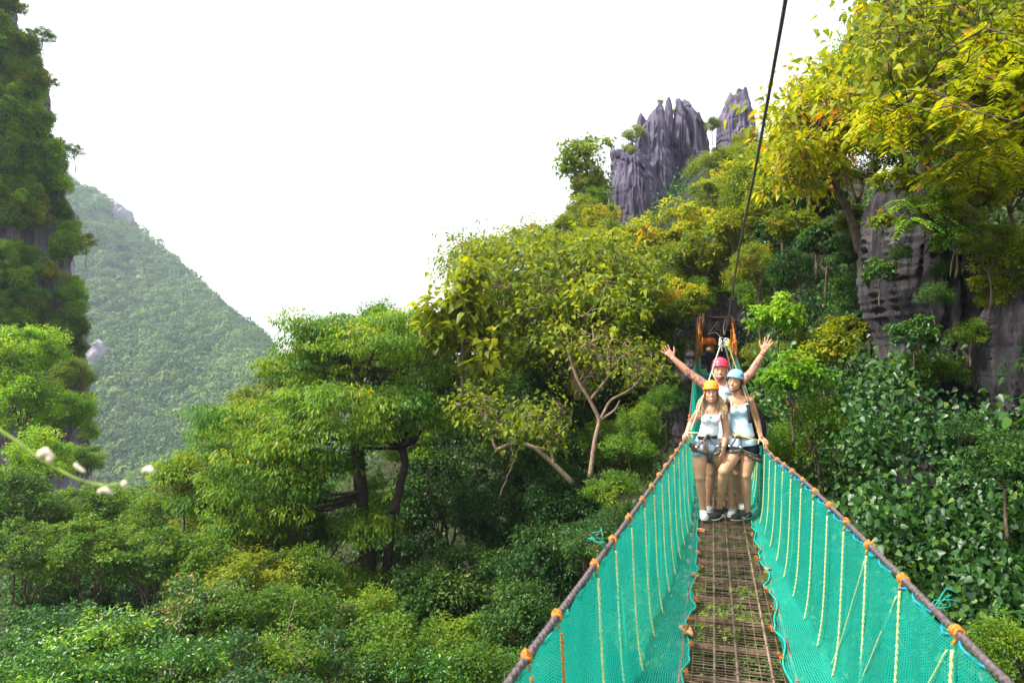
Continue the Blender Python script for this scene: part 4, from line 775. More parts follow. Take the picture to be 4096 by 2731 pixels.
bridge = empty('footbridge', tuple(at(8, 0, 0)))
tag(bridge, 'narrow hanging footbridge with steel grid deck and green netting on both sides', 'footbridge')
B0 = np.array(at(8, 0, 0)); Y0, Y1 = -1.2, 29.0
rs = RS(41)
class BB(MB):
    def build(s, name, mat, parent=None, smooth=True):
        me = s.mesh(name); n = len(me.vertices); co = np.empty(n * 3, np.float32); me.vertices.foreach_get('co', co)
        co = co.reshape(-1, 3) - B0; me.vertices.foreach_set('co', co.ravel().astype(np.float32)); me.update(); return link(name, me, mat, parent, smooth)
# deck: woven rods
mb = BB(); HW = .335
Ys = np.arange(Y0, Y1, .25)
for k in range(11):
    lat = -HW + k * 2 * HW / 10
    if k in (0, 3, 5, 8, 10): continue
    mb.tube([at(Y, lat + rs.normal() * .0012, dz(Y) + rs.normal() * .001) for Y in Ys], .0028, 5)
for Y in np.arange(Y0, Y1, .0405):
    j = rs.normal() * .002; sag = -.006 if Y < 12 else 0
    a = at(Y + j, -HW - .02, dz(Y) + .004); b = at(Y + rs.normal() * .004, HW + .02, dz(Y) + .004)
    if Y < 13: mb.tube([a, a * .66 + b * .34 + [0, 0, rs.normal() * .003], a * .33 + b * .67 + [0, 0, rs.normal() * .003], b], .0026, 5)
    else: mb.tube([a, b], .003, 4)
mb.build('deck_grid', M['rust_wire'], bridge)
for k, (lat, r) in enumerate([(-HW, .010), (-HW * .4, .0085), (0, .0085), (HW * .6, .0085), (HW, .010)]):
    mb = BB(); Yf = np.arange(Y0, Y1, .06) if True else Ys
    mb.tube([at(Y, lat, dz(Y) + .007) for Y in Yf], r * (1 + .16 * (np.arange(len(Yf)) % 2)), 7); mb.build('floor_cable', M['rust_wire'], bridge)
# beams under the deck (angle irons) with clamps
cb = np.arange(1.75, Y1 - .3, .476)
for k, Y in enumerate(cb[:56]):
    mb = BB(); a = at(Y, -HW - .05, dz(Y) - .028); b = at(Y + rs.normal() * .01, HW + .05, dz(Y) - .028); ax = Vector(b - a); R = ax.to_track_quat('X', 'Z').to_matrix()
    mb.box((a + b) / 2, (ax.length, .034, .005), R); mb.box((a + b) / 2 + np.array([0, -.0145, -.018]), (ax.length, .005, .034), R)
    o = mb.build('crossbeam', M['rust'], bridge, False)
    if Y < 8:
        for lat in (-HW * .4, 0, HW * .6, HW):
            if rs.rand() < .75 or lat == 0:
                c = BB(); p = at(Y, lat, dz(Y) + .0); pts = [p + np.array([math.cos(t) * .016, 0, math.sin(t) * .02 + .004]) for t in np.linspace(-.6, math.pi + .6, 9)]
                c.tube(pts, .004, 6); q = c.build('clamp', M['rust_wire'], o)
# handrail cables
for sg in (-1, 1):
    mb = BB(); Yf = np.arange(Y0, Y1 + .6, .045)
    for ph in range(3):                                   # three laid strands
        mb.tube([railp(Y, sg) + np.array([math.cos(Y * 62 + ph * 2.094) * .0075, 0, math.sin(Y * 62 + ph * 2.094) * .0075]) for Y in np.arange(Y0, 9, .02)], .0085, 6)
    mb.tube([railp(Y, sg) for Y in Yf], .0125, 8)
    mb.build('handrail_cable', M['steel_cable'], bridge)
# nets
def net_pt(Y, sg, t, fold=True):
    """t 0 at the handrail, 1 at the deck edge"""
    top = rail_half(Y); hz = rail_z_(Y, sg); side = max(.40, .94 * top); z0 = dz(Y) + .012
    bot = HW - .02 + .022 * math.sin(Y * 3.1 + sg) * math.sin(Y * 5.1 + 2) - .028 * max(0, math.sin(Y * 6.6 + sg)) ** 6
    if t < .8: u = t / .8; lat = top + (side - top) * u - .03 * u ** 6; z = hz * (1 - u) + (z0 + .05) * u
    else: v = (t - .8) / .2; lat = side - .03 + (bot - side + .03) * v; z = z0 + .05 * (1 - v) ** 1.3 + .02 * v * (1 - v) * math.sin(Y * 9)
    if fold:
        k = math.sin(math.pi * min(1, t * 1.02)) ** .6
        lat += ((.016 * math.sin(Y * 12.4 + 2 * t + sg) * abs(math.sin(Y * 2.3))) + .006 * math.sin(Y * 29 + t * 7 * sg) + .013 * math.sin(Y * 3.7 - t * 4)) * k * (1 if t < .8 else .3)
    z -= .016 * (1 - t) * abs(math.sin(Y * math.pi / .245)) * (1 if t < .3 else 0)
    return at(Y, sg * lat, z)
def rail_z_(Y, sg): return float(railp(Y, sg)[2]) - .018
for sg in (-1, 1):
    Yf = np.concatenate([np.arange(Y0, 10, .035), np.arange(10, Y1 + .01, .12)]); T_ = np.linspace(0, 1, 34)
    V = np.array([[net_pt(Y, sg, t) for t in T_] for Y in Yf]); a, b = V.shape[:2]
    # tucked hem on the deck
    hem = V[:, -1] + np.stack([np.zeros(a), np.zeros(a), .012 + .008 * np.sin(Yf * 37)], 1) - (sg * DIRX[0]) * np.stack([.02 + .006 * np.sin(Yf * 11) + .008 * np.sin(Yf * 7.3), np.zeros(a), np.zeros(a)], 1)
    V = np.concatenate([V, hem[:, None]], 1); b += 1
    me = mesh_np('safety_net', V.reshape(-1, 3) - B0, grid_faces(a, b)); uvl = me.uv_layers.new(name='UVMap')
    dist = np.concatenate([T_, [1.03]]) * 1.12; lid = np.empty(len(me.loops), np.int32); me.loops.foreach_get('vertex_index', lid)
    Uq = Yf[lid // b] + .02 * np.sin(dist[lid % b] * 6); Vq = dist[lid % b] + .03 * np.sin(Yf[lid // b] * 2.1)
    uvl.data.foreach_set('uv', np.stack([Uq * .36, Vq * .4], 1).ravel().astype(np.float32))
    o = link('safety_net', me, M['net'], bridge, True)
    # gathered edge cords
    mb = BB(); mb.tube([railp(Y, sg) + np.array([math.sin(Y * 41) * .012, 0, -.026 + .014 * math.sin(Y * 27)]) for Y in np.arange(Y0, 12, .02)], 0.0036, 5); mb.build('net_edge_cord', M['blue_cord'] if sg > 0 else M['net_cord'], o)
    mb = BB(); mb.tube([net_pt(Y, sg, 1.0) + np.array([-sg * (.012 + .012 * math.sin(Y * 9)), 0, .014]) for Y in np.arange(Y0, 14, .02)], .006, 5); mb.build('net_edge_cord', M['net_cord'], o)
    # frayed green ties sticking out
    for Y in ([2.85, 2.0] if sg > 0 else [3.25]):
        mb = BB(); p = railp(Y, sg)
        for q in range(5):
            e = p + np.array([sg * (.05 + .05 * rs.rand()), rs.normal() * .03, .03 + rs.rand() * .05]); mb.tube(curve_pts(p, e, rs, 6, .25, .15), .0015, 4)
        mb.build('net_tie', M['net_cord'], o)
# knots and vertical hanger ropes
ky = {-1: [2.03, 2.38, 3.0, 3.42, 3.9, 4.4, 4.85, 5.3, 5.75, 6.2, 6.65, 7.1, 7.55], 1: [1.72, 2.137, 2.626, 3.18, 3.69, 4.15, 4.57, 5.02, 5.48, 5.95, 6.4, 6.85, 7.3, 7.75]}
for sg in (-1, 1):
    for Y in ky[sg] + [8.6, 9.1, 9.6, 10.1]:
        mb = BB(); p = railp(Y, sg); s_ = rs.uniform(.62, 1.1)
        for q in range(3): mb.torus(p + np.array([0, (q - 1) * .014, rs.normal() * .002]), .019 * s_, rs.uniform(.0050, .0068), (DIRX[0] * .1 + rs.normal() * .2, 1, rs.normal() * .25), 12, 6)
        mb.torus(p + np.array([0, 0, .012]), .014, .006, (1, rs.normal() * .4, .3), 10, 6)
        mb.tube(curve_pts(p, p + np.array([sg * -.012, .01, -.05]), rs, 5, .1), .006, 5); mb.build('rope_knot', M['orange_rope'], bridge)
        mb = BB(); n = 46; t = np.linspace(.03, .80, n)
        for ph in (0, 1):
            mb.tube([net_pt(Y, sg, tt, False) + np.array([sg * (.045 * math.sin(math.pi * tt) * 1 - .012) * -0 - sg * .016 + math.cos(k * 1.9 + ph * math.pi) * .0042 - sg * 0, 0, 0]) + np.array([0, math.sin(k * 1.9 + ph * math.pi) * .003, 0]) for k, tt in enumerate(t)], .003 if Y > 3 else .004, 5)
        mb.build('hanger_rope', M['orange_rope'] if (Y < 2.6) else M['yellow_rope'], bridge)
    if sg > 0:
        for (ya, yb) in [(2.626, 3.5), (2.137, 2.75), (3.18, 4.0), (3.69, 4.4)]:
            mb = BB(); mb.tube([net_pt(ya + (yb - ya) * tt, sg, tt, False) + np.array([-.012, 0, 0]) for tt in np.linspace(.06, .78, 24)], .0026, 5); mb.build('hanger_rope', M['yellow_rope'], bridge)
# orange frayed ends along the deck edge
for sg in (-1, 1):
    for Y in np.arange(1.9, 7.6, .42):
        mb = BB(); p = net_pt(Y, sg, 1.0) + np.array([-sg * .03, 0, .02])
        for q in range(9): mb.tube(curve_pts(p, p + np.array([-sg * rs.rand() * .02, rs.normal() * .025, rs.rand() * .025]), rs, 4, .3), .0026, 4)
        mb.build('frayed_rope_end', M['orange_rope'], bridge)

# far gate of the bridge: steel posts and crossbars on the rock ledge, bundles of orange rope
gz = dz(29.0)
gate = empty('bridge_gate', tuple(at(29, 0, gz))); tag(gate, 'rusty steel gate frame hung with orange ropes at the far end of the bridge', 'gate')
G0 = np.array(at(29, 0, gz))
class GB(MB):
    def build(s, name, mat, parent=None, smooth=True):
        s.V = [v - G0 for v in s.V]; return MB.build(s, name, mat, parent, smooth)
for sg in (-1, 1):
    mb = GB(); mb.tube([at(29, sg * .82, gz - 2.2), at(29, sg * .80, gz + 2.35)], .05, 8); mb.build('post', M['bark_dark'], gate)
    mb = GB(); mb.tube([at(31, sg * .82, gz - .5), at(31, sg * .80, gz + 2.3)], .05, 8); mb.build('post', M['bark_dark'], gate)
    mb = GB()
    for q in range(46):
        Yq = 28.9 - rs.rand() * 4.5; ztop = gz + 2.25 - (28.9 - Yq) * .52; lt = sg * (.66 + rs.normal() * .05)
        zb = rail_z_(Yq, sg) + rs.normal() * .08 - rs.rand() * .3
        mb.tube(curve_pts(at(Yq, lt, ztop), at(Yq + rs.normal() * .05, lt + rs.normal() * .03, zb), rs, 6, .012), .014 + rs.rand() * .01, 5)
    mb.tube([at(28.9, sg * .66, gz + 2.27), at(24.2, sg * .66, rail_z_(24.2, sg) + .1), ], .02, 6)
    mb.build('rope_bundle', M['orange_rope'], gate)
for (z, ya, r) in [(2.25, 29, .035), (2.05, 29.1, .03), (1.75, 31, .03), (2.3, 31, .03), (.95, 31, .03), (.45, 31, .03)]:
    mb = GB(); mb.tube([at(ya, -.84, gz + z), at(ya, 0, gz + z + .02), at(ya, .84, gz + z + .05)], r, 6); mb.build('crossbar', M['rust'], gate)
mb = GB(); mb.box(at(30.6, 0, gz - .06), (2.2, 3.2, .09), Matrix.Rotation(-.285, 3, 'Z')); mb.build('landing', M['rust'], gate, False)

# overhead safety cable
EP = np.array([.9, 2.2, 3.1]); pc = [np.array([.60, .9, 3.2]), np.array(P(3143, 0, 2.5)), np.array(P(3084, 331, 3.2)), np.array(P(3018, 697, 4.4)), np.array(P(2960, 975, 5.8)), np.array(P(2917, 1254, 7.6)), np.array(P(2898, 1345, 8.05)), np.array(P(2893, 1310, 14)), np.array(P(2905, 1265, 29))]
pc[0] = pc[1] * 2 - pc[2] * 1.0 + np.array([0, 0, .1])
t = np.linspace(0, len(pc) - 1, 160); c = np.stack([np.interp(t, np.arange(len(pc)), np.array(pc)[:, k]) for k in range(3)], 1)
for _ in range(10): c[1:-1] = (c[:-2] + 2 * c[1:-1] + c[2:]) / 4
mb = MB(); mb.tube(c, np.where(np.arange(160) < 110, .0088, .008), 10)
fine = np.linspace(0, 159, 1600); cf = np.stack([np.interp(fine, np.arange(160), c[:, k]) for k in range(3)], 1)[:1180]
for ph in range(3): mb.tube(cf + np.stack([np.cos(fine[:1180] * 3.2 + ph * 2.09), np.zeros(1180), np.sin(fine[:1180] * 3.2 + ph * 2.09)], 1) * .0042, .0045, 5)
tag(mb.build('safety_cable', M['steel_cable']), 'thick dark steel cable running overhead down to the carabiners and on to the far gate', 'cable')
mb = MB(); mb.tube(curve_pts(P(2872, 1285, 12), P(2882, 1352, 8.1), rs, 12, .04, -.05), .004, 5); tag(mb.build('thin_cord', M['steel_cable']), 'thin slack cord hanging beside the carabiners', 'cord')

# dead leaves on the deck
M['dry_leaf'] = simple('dry_leaf', (.45, .22, .10), .8, .2, var=.4, scale=30, col2=(.62, .36, .19))
def dry_leaf(Y, lat, size, rz, label, curl=.4, tilt=.3, z=.012):
    rr = RS(int(Y * 1000)); n = 9; m = 5; V = []
    for i in range(n):
        u = i / (n - 1); w = math.sin(math.pi * u ** .8) * .36 * size * (1 + .15 * math.sin(i * 3.1))
        for j in range(m):
            v = (j / (m - 1)) * 2 - 1; V.append([(u - .5) * size, v * w, abs(v) ** 1.5 * curl * size * .4 + math.sin(u * 5 + v * 3) * .06 * size + curl * (u - .5) ** 2 * size * .6])
    for v in list(V): pass
    nV = len(V); mb = MB(); mb.add(np.array(V), [grid_faces(n, m)]); mb.tube([[-.5 * size, 0, .02 * size], [-.68 * size, .05 * size, .05 * size], [-.82 * size, .04 * size, .02]], .0012, 4)
    o = mb.build('dry_leaf', M['dry_leaf']); sm = o.modifiers.new('thick', 'SOLIDIFY'); sm.thickness = .0012
    o.location = at(Y, lat, dz(Y) + z); o.rotation_euler = (tilt, rr.normal() * .2, rz); tag(o, label, 'leaf')
dry_leaf(4.62, -.33, .15, 1.2, 'large curled brown leaf with holes caught at the near left deck edge', .5, .5, .03)
dry_leaf(7.45, -.27, .12, .3, 'pale tan dead leaf on the deck just in front of the white sneaker')
dry_leaf(6.6, -.30, .10, 1.5, 'folded tan dead leaf leaning on the left net, second from the sneakers', .8, 1.0)
dry_leaf(5.9, -.31, .085, .8, 'small twisted brown leaf at the left deck edge, third from the sneakers', .9, .6)
dry_leaf(6.25, .33, .07, 2.2, 'little orange dead leaf at the right deck edge', .8, .4)
# blurred tendril close to the camera
M['tendril'] = simple('tendril', (.22, .30, .05), .6, .3, var=.2, scale=30)
M['bloom'] = simple('bloom', (.72, .60, .42), .6, .3, var=.15, scale=30)
td = empty('tendril', P(0, 1720, 1.25)); tag(td, 'pale green hairy tendril with cream buds hanging close to the lens at the left', 'tendril'); D0 = np.array(P(0, 1720, 1.25))
tp = [(-60, 1680), (60, 1760), (150, 1830), (300, 1915), (420, 1945), (480, 1935), (530, 1900), (565, 1865)]
p = np.array([P(a, b, 1.25 + .02 * i) - D0 for i, (a, b) in enumerate([(x, y) for x, y in tp])] if False else [np.array(P(a, b, 1.25)) - D0 for (a, b) in tp]); t = np.linspace(0, 7, 40)
c = np.stack([np.interp(t, np.arange(8), p[:, k]) for k in range(3)], 1)
for _ in range(3): c[1:-1] = (c[:-2] + 2 * c[1:-1] + c[2:]) / 4
mb = MB(); mb.tube(c, np.linspace(.0030, .0012, 40), 7)
for k in range(150):
    q = c[rs.randint(0, 34)]; mb.tube([q, q + rs.normal(size=3) * .004], .0004, 3)
mb.build('stem', M['tendril'], td)
for (px, py, rx, rz, n) in [(180, 1808, .017, .0085, 1), (198, 1835, .006, .008, 0), (313, 1870, .012, .0035, 2), (418, 1958, .015, .005, 3), (500, 1935, .007, .006, 4), (598, 1877, .013, .006, 5)]:
    mb = MB(); cc = np.array(P(px, py, 1.25)) - D0; R = Matrix.Rotation([.1, 0, .8, 0, -.4, .25][n], 3, 'Y'); mb.ball([0, 0, 0], (rx, .005, rz), 26, 16)
    V_ = mb.V[0]; V_ *= (1 + .45 * fbm(V_ * 160, 60 + n, 3))[:, None]; V_[:, 2] -= .5 * V_[:, 0] ** 2 / rx * (1 if n % 2 else -.4); mb.V[0] = V_ @ np.array(R).T + cc
    mb.build('bud', M['bloom'], td)
# ------------------------------------------------------------------ people: bodies grown as one smooth surface from tapered limbs
class Sdf:
    def __init__(s, lo, hi, h):
        s.lo = np.array(lo, float); s.h = h; s.n = np.ceil((np.array(hi) - s.lo) / h).astype(int) + 1
        s.d = np.full(s.n, 9.0, np.float32)
    def sub(s, c, r):
        a = np.maximum(0, np.floor((np.array(c) - r - s.lo) / s.h).astype(int)); b = np.minimum(s.n, np.ceil((np.array(c) + r - s.lo) / s.h).astype(int) + 1)
        if np.any(b <= a): return None, None
        sl = tuple(slice(x, y) for x, y in zip(a, b)); g = np.meshgrid(*[(np.arange(x, y) * s.h + o).astype(np.float32) for x, y, o in zip(a, b, s.lo)], indexing='ij')
        return sl, np.stack(g, -1)
    def comb(s, sl, d, k, neg=False):
        D = s.d[sl]
        if neg: s.d[sl] = -Sdf.smin(-D, d, k)
        else: s.d[sl] = Sdf.smin(D, d, k)
    @staticmethod
    def smin(a, b, k):
        if k <= 0: return np.minimum(a, b)
        h = np.clip(.5 + .5 * (b - a) / k, 0, 1); return b * (1 - h) + a * h - k * h * (1 - h)
    def cap(s, a, b, ra, rb, k=.02, sy=1.0, neg=False, mid=None):
        """tapered limb from a to b; sy squeezes it front to back; mid adds a muscle bulge"""
        a = np.array(a, float); b = np.array(b, float); R = max(ra, rb) * max(1, sy) + (mid or 0) + k + .05
        c = (a + b) / 2; e = np.abs(b - a) / 2 + R; sl, g = s.sub(c, e)
        if sl is None: return s
        g = g.copy(); ax = a[1] + (b[1] - a[1]) * .5
        ab = (b - a); L2 = max(1e-9, float(ab @ ab)); t = np.clip(((g - a) @ ab.astype(np.float32)) / L2, 0, 1)
        q = g - (a + t[..., None] * ab); q[..., 1] /= sy
        r = ra + (rb - ra) * t
        if mid: r = r + mid * np.sin(math.pi * t) ** 1.3
        d = (np.linalg.norm(q, axis=-1) - r) * min(1, sy); s.comb(sl, d.astype(np.float32), k, neg); return s
    def ell(s, c, r, k=.02, R=None, neg=False):
        c = np.array(c, float); r = np.array(r, float); sl, g = s.sub(c, float(max(r)) + k + .04)
        if sl is None: return s
        q = g - c
        if R is not None: q = q @ np.array(R).astype(np.float32)
        k0 = np.linalg.norm(q / r, axis=-1); k1 = np.linalg.norm(q / (r * r), axis=-1) + 1e-6
        s.comb(sl, (k0 * (k0 - 1) / k1).astype(np.float32), k, neg); return s
    def cut(s, p, n, k=.004):
        """keep the side the normal n points away from"""
        n = np.array(n, float); n /= np.linalg.norm(n)
        g = [(np.arange(m) * s.h + o).astype(np.float32) for m, o in zip(s.n, s.lo)]
        d = (g[0] - p[0])[:, None, None] * n[0] + (g[1] - p[1])[None, :, None] * n[1] + (g[2] - p[2])[None, None, :] * n[2]
        s.d = -Sdf.smin(-s.d, -d.astype(np.float32), k); return s
    def copy(s): o = object.__new__(Sdf); o.lo = s.lo; o.h = s.h; o.n = s.n; o.d = s.d.copy(); return o
    def mesh(s, name, relax=1):
        d = s.d; ins = d < 0; n = s.n
        c8 = np.zeros(n - 1, np.int8)
        sh = [(i, j, k) for i in (0, 1) for j in (0, 1) for k in (0, 1)]
        for (i, j, k) in sh: c8 += ins[i:n[0] - 1 + i, j:n[1] - 1 + j, k:n[2] - 1 + k]
        act = (c8 > 0) & (c8 < 8); idx = np.argwhere(act); vid = np.full(n - 1, -1, np.int32); vid[act] = np.arange(len(idx))
        acc = np.zeros((len(idx), 3)); cn = np.zeros(len(idx))
        for (a, b) in [(p, q) for p in sh for q in sh if sum(q) - sum(p) == 1 and all(y >= x for x, y in zip(p, q))]:
            da = d[idx[:, 0] + a[0], idx[:, 1] + a[1], idx[:, 2] + a[2]]; db = d[idx[:, 0] + b[0], idx[:, 1] + b[1], idx[:, 2] + b[2]]
            m = (da < 0) != (db < 0); t = np.where(m, da / np.where(da - db == 0, 1, da - db), 0)[:, None]
            acc += np.where(m[:, None], np.array(a) + t * (np.array(b) - np.array(a)), 0); cn += m
        V = (idx + acc / cn[:, None]) * s.h + s.lo; F_ = []
        for ax in range(3):
            e = [0, 0, 0]; e[ax] = 1; o = [x for x in range(3) if x != ax]
            A = ins[:n[0] - e[0], :n[1] - e[1], :n[2] - e[2]]; B = ins[e[0]:, e[1]:, e[2]:]; m = A != B
            q = np.argwhere(m); q = q[(q[:, o[0]] > 0) & (q[:, o[1]] > 0) & (q[:, o[0]] < n[o[0]] - 1) & (q[:, o[1]] < n[o[1]] - 1)]
            st = A[q[:, 0], q[:, 1], q[:, 2]]; vs_ = []
            for (u, v) in [(-1, -1), (0, -1), (0, 0), (-1, 0)]:
                r = q.copy(); r[:, o[0]] += u; r[:, o[1]] += v; vs_.append(vid[r[:, 0], r[:, 1], r[:, 2]])
            f = np.stack(vs_, 1); flip = st if ax != 1 else ~st; f = np.where(flip[:, None], f, f[:, ::-1]); F_.append(f)
        Fq = np.concatenate(F_); Fq = Fq[(Fq >= 0).all(1)]
        for _ in range(relax):
            S = np.zeros_like(V); C_ = np.zeros(len(V))
            for a in range(4):
                np.add.at(S, Fq[:, a], V[Fq[:, (a + 1) % 4]] + V[Fq[:, (a + 3) % 4]]); np.add.at(C_, Fq[:, a], 2)
            V = V * .4 + .6 * S / np.maximum(C_, 1)[:, None]
        return mesh_np(name, V, Fq)
def skinmat(name, base, red, dark):
    m, n, o = newmat(name); L = n.links.new; b = n.nodes.new('ShaderNodeBsdfPrincipled')
    tc = n.nodes.new('ShaderNodeTexCoord'); nz = n.nodes.new('ShaderNodeTexNoise'); nz.inputs['Scale'].default_value = 14; nz.inputs['Detail'].default_value = 5; L(tc.outputs['Object'], nz.inputs[0])
    r = n.nodes.new('ShaderNodeValToRGB'); r.color_ramp.elements[0].position = .32; r.color_ramp.elements[1].position = .7; r.color_ramp.elements[0].color = (*red, 1); r.color_ramp.elements[1].color = (*base, 1); L(nz.outputs[0], r.inputs[0])
    at = n.nodes.new('ShaderNodeAttribute'); at.attribute_name = 'ink'; mx = n.nodes.new('ShaderNodeMix'); mx.data_type = 'RGBA'; L(at.outputs['Fac'], mx.inputs[0]); L(r.outputs[0], mx.inputs[6]); mx.inputs[7].default_value = (*dark, 1)
    L(mx.outputs[2], b.inputs['Base Color']); b.inputs['Roughness'].default_value = .48; b.inputs['Specular IOR Level'].default_value = .4
    b.inputs['Subsurface Weight'].default_value = .12; b.inputs['Subsurface Radius'].default_value = (.010, .004, .002); b.inputs['Subsurface Scale'].default_value = 1
    L(b.outputs[0], o.inputs[0]); return m
M['skin_m'] = skinmat('skin_fair', (.62, .31, .20), (.52, .21, .14), (.11, .085, .10))
M['skin_a'] = skinmat('skin_tan', (.58, .29, .175), (.48, .21, .125), (.1, .08, .08))
M['skin_b'] = skinmat('skin_tan_light', (.60, .30, .18), (.50, .22, .13), (.1, .08, .08))
M['skin_g'] = skinmat('skin_brown', (.20, .10, .06), (.15, .07, .04), (.1, .08, .08))
M['helmet_pink'] = simple('helmet_pink', (.80, .04, .085), .3, .5, var=.05)
M['helmet_orange'] = simple('helmet_orange', (.90, .28, .012), .3, .5, var=.05)
M['helmet_blue'] = simple('helmet_blue', (.22, .47, .68), .32, .5, var=.05)
M['helmet_yellow'] = simple('helmet_yellow', (.60, .47, .16), .35, .5, var=.08)
M['vent'] = simple('vent_black', (.02, .02, .022), .6, .3); M['strap'] = simple('strap_grey', (.12, .105, .09), .8, .2, var=.3, scale=60)
M['strap_pale'] = simple('strap_pale', (.55, .55, .52), .7, .2, var=.1)
M['web'] = simple('harness_webbing', (.15, .11, .085), .8, .2, var=.35, scale=80); M['web_tan'] = simple('harness_webbing_tan', (.40, .31, .22), .8, .2, var=.2, scale=80)
M['web_black'] = simple('webbing_black', (.02, .02, .024), .7, .25, var=.3, scale=80); M['buckle'] = simple('buckle_metal', (.45, .42, .40), .35, .5, metal=.9, var=.1)
M['hair_blond'] = simple('hair_blond', (.60, .40, .20), .55, .4, var=.5, scale=60, col2=(.72, .52, .30)); M['hair_brown'] = simple('hair_brown', (.10, .05, .025), .55, .4, var=.4, scale=60)
M['hair_lbrown'] = simple('hair_light_brown', (.26, .14, .07), .55, .4, var=.4, scale=60); M['beard'] = simple('beard_auburn', (.20, .075, .03), .7, .3, var=.4, scale=150)
M['hair_black'] = simple('hair_black', (.012, .010, .010), .6, .3)
M['white_cloth'] = simple('white_cloth', (.74, .72, .78), .85, .2, var=.04, scale=14, bump=.25); M['tee'] = simple('pale_blue_tee', (.62, .72, .80), .85, .2, var=.04, scale=12, bump=.25)
M['ink'] = simple('print_navy', (.03, .04, .08), .8, .1)
M['black_cloth'] = simple('black_cloth', (.014, .014, .022), .85, .2, var=.3, scale=30); M['orange_cloth'] = simple('orange_cloth', (.85, .17, .02), .85, .2, var=.1, scale=10); M['navy_cloth'] = simple('navy_cloth', (.025, .03, .06), .85, .2, var=.3, scale=20)
M['shoe_black'] = simple('shoe_black', (.014, .014, .022), .7, .3, var=.3, scale=60); M['shoe_white'] = simple('shoe_white', (.72, .70, .68), .6, .3, var=.08, scale=30); M['sole'] = simple('sole_white', (.74, .72, .68), .6, .3, var=.08)
M['sole_tan'] = simple('sole_tan', (.60, .42, .27), .6, .3, var=.1); M['grey_shoe'] = simple('shoe_grey', (.42, .42, .40), .7, .3, var=.15, scale=60)
M['teeth'] = simple('teeth', (.80, .77, .72), .3, .5, var=.03); M['lip'] = simple('lips', (.50, .16, .13), .45, .4, var=.1); M['eye_dark'] = simple('eye_dark', (.03, .02, .015), .3, .5)
M['turq'] = simple('turquoise', (.02, .38, .42), .3, .5, var=.15, scale=200); M['pack'] = simple('backpack_black', (.012, .013, .02), .7, .3, var=.4, scale=30); M['rope_white'] = simple('rope_white', (.62, .60, .52), .8, .2, var=.15, scale=150, bump=.5, col2=(.45, .46, .34))
M['rope_olive'] = simple('rope_olive', (.34, .33, .10), .8, .2, var=.3, scale=150, bump=.5); M['steel'] = simple('carabiner_steel', (.5, .5, .5), .3, .5, metal=.9, var=.1)
M['knot_green'] = simple('knot_yellow_green', (.48, .50, .16), .8, .2, var=.2, scale=150, bump=.5); M['rope_tee'] = M['rope_white']
def pattern_mat(name, kind):
    m, n, o = newmat(name); L = n.links.new; b = n.nodes.new('ShaderNodeBsdfPrincipled'); b.inputs['Roughness'].default_value = .85; tc = n.nodes.new('ShaderNodeTexCoord')
    nz = n.nodes.new('ShaderNodeTexNoise'); nz.inputs['Scale'].default_value = 16; nz.inputs['Detail'].default_value = 6; L(tc.outputs['Object'], nz.inputs[0])
    r = n.nodes.new('ShaderNodeValToRGB'); e = r.color_ramp.elements
    if kind == 'denim':
        e[0].position = .35; e[1].position = .68; e[0].color = (.12, .19, .29, 1); e[1].color = (.46, .54, .64, 1); L(nz.outputs[0], r.inputs[0]); L(r.outputs[0], b.inputs['Base Color'])
    elif kind == 'weave':
        sp = n.nodes.new('ShaderNodeSeparateXYZ'); L(tc.outputs['Object'], sp.inputs[0]); a = n.nodes.new('ShaderNodeMath'); a.operation = 'MULTIPLY'; a.inputs[1].default_value = 22; L(sp.outputs[2], a.inputs[0])
        f = n.nodes.new('ShaderNodeMath'); f.operation = 'FRACT'; L(a.outputs[0], f.inputs[0]); r.color_ramp.interpolation = 'CONSTANT'
        for p_, c_ in [(.25, (.42, .12, .05)), (.42, (.50, .30, .12)), (.55, (.20, .06, .10)), (.75, (.08, .10, .16))]: x = e.new(p_); x.color = (*c_, 1)
        e[0].color = (.28, .09, .07, 1); L(f.outputs[0], r.inputs[0]); L(r.outputs[0], b.inputs['Base Color'])
    else:                                              # eyelet cloth: small holes in rows
        vo = n.nodes.new('ShaderNodeTexVoronoi'); vo.inputs['Scale'].default_value = 75; vo.inputs['Randomness'].default_value = .25; L(tc.outputs['Object'], vo.inputs['Vector'])
        e[0].position = .12; e[0].color = (.15, .22, .30, 1); e[1].position = .28; e[1].color = (.50, .66, .80, 1); L(vo.outputs['Distance'], r.inputs[0]); L(r.outputs[0], b.inputs['Base Color'])
    bp = n.nodes.new('ShaderNodeBump'); bp.inputs['Strength'].default_value = .3; bp.inputs['Distance'].default_value = .01; L(nz.outputs[0], bp.inputs['Height']); L(bp.outputs[0], b.inputs['Normal'])
    L(b.outputs[0], o.inputs[0]); return m
M['denim'] = pattern_mat('denim', 'denim'); M['weave'] = pattern_mat('woven_pattern', 'weave'); M['eyelet'] = pattern_mat('eyelet_cloth', 'eyelet')

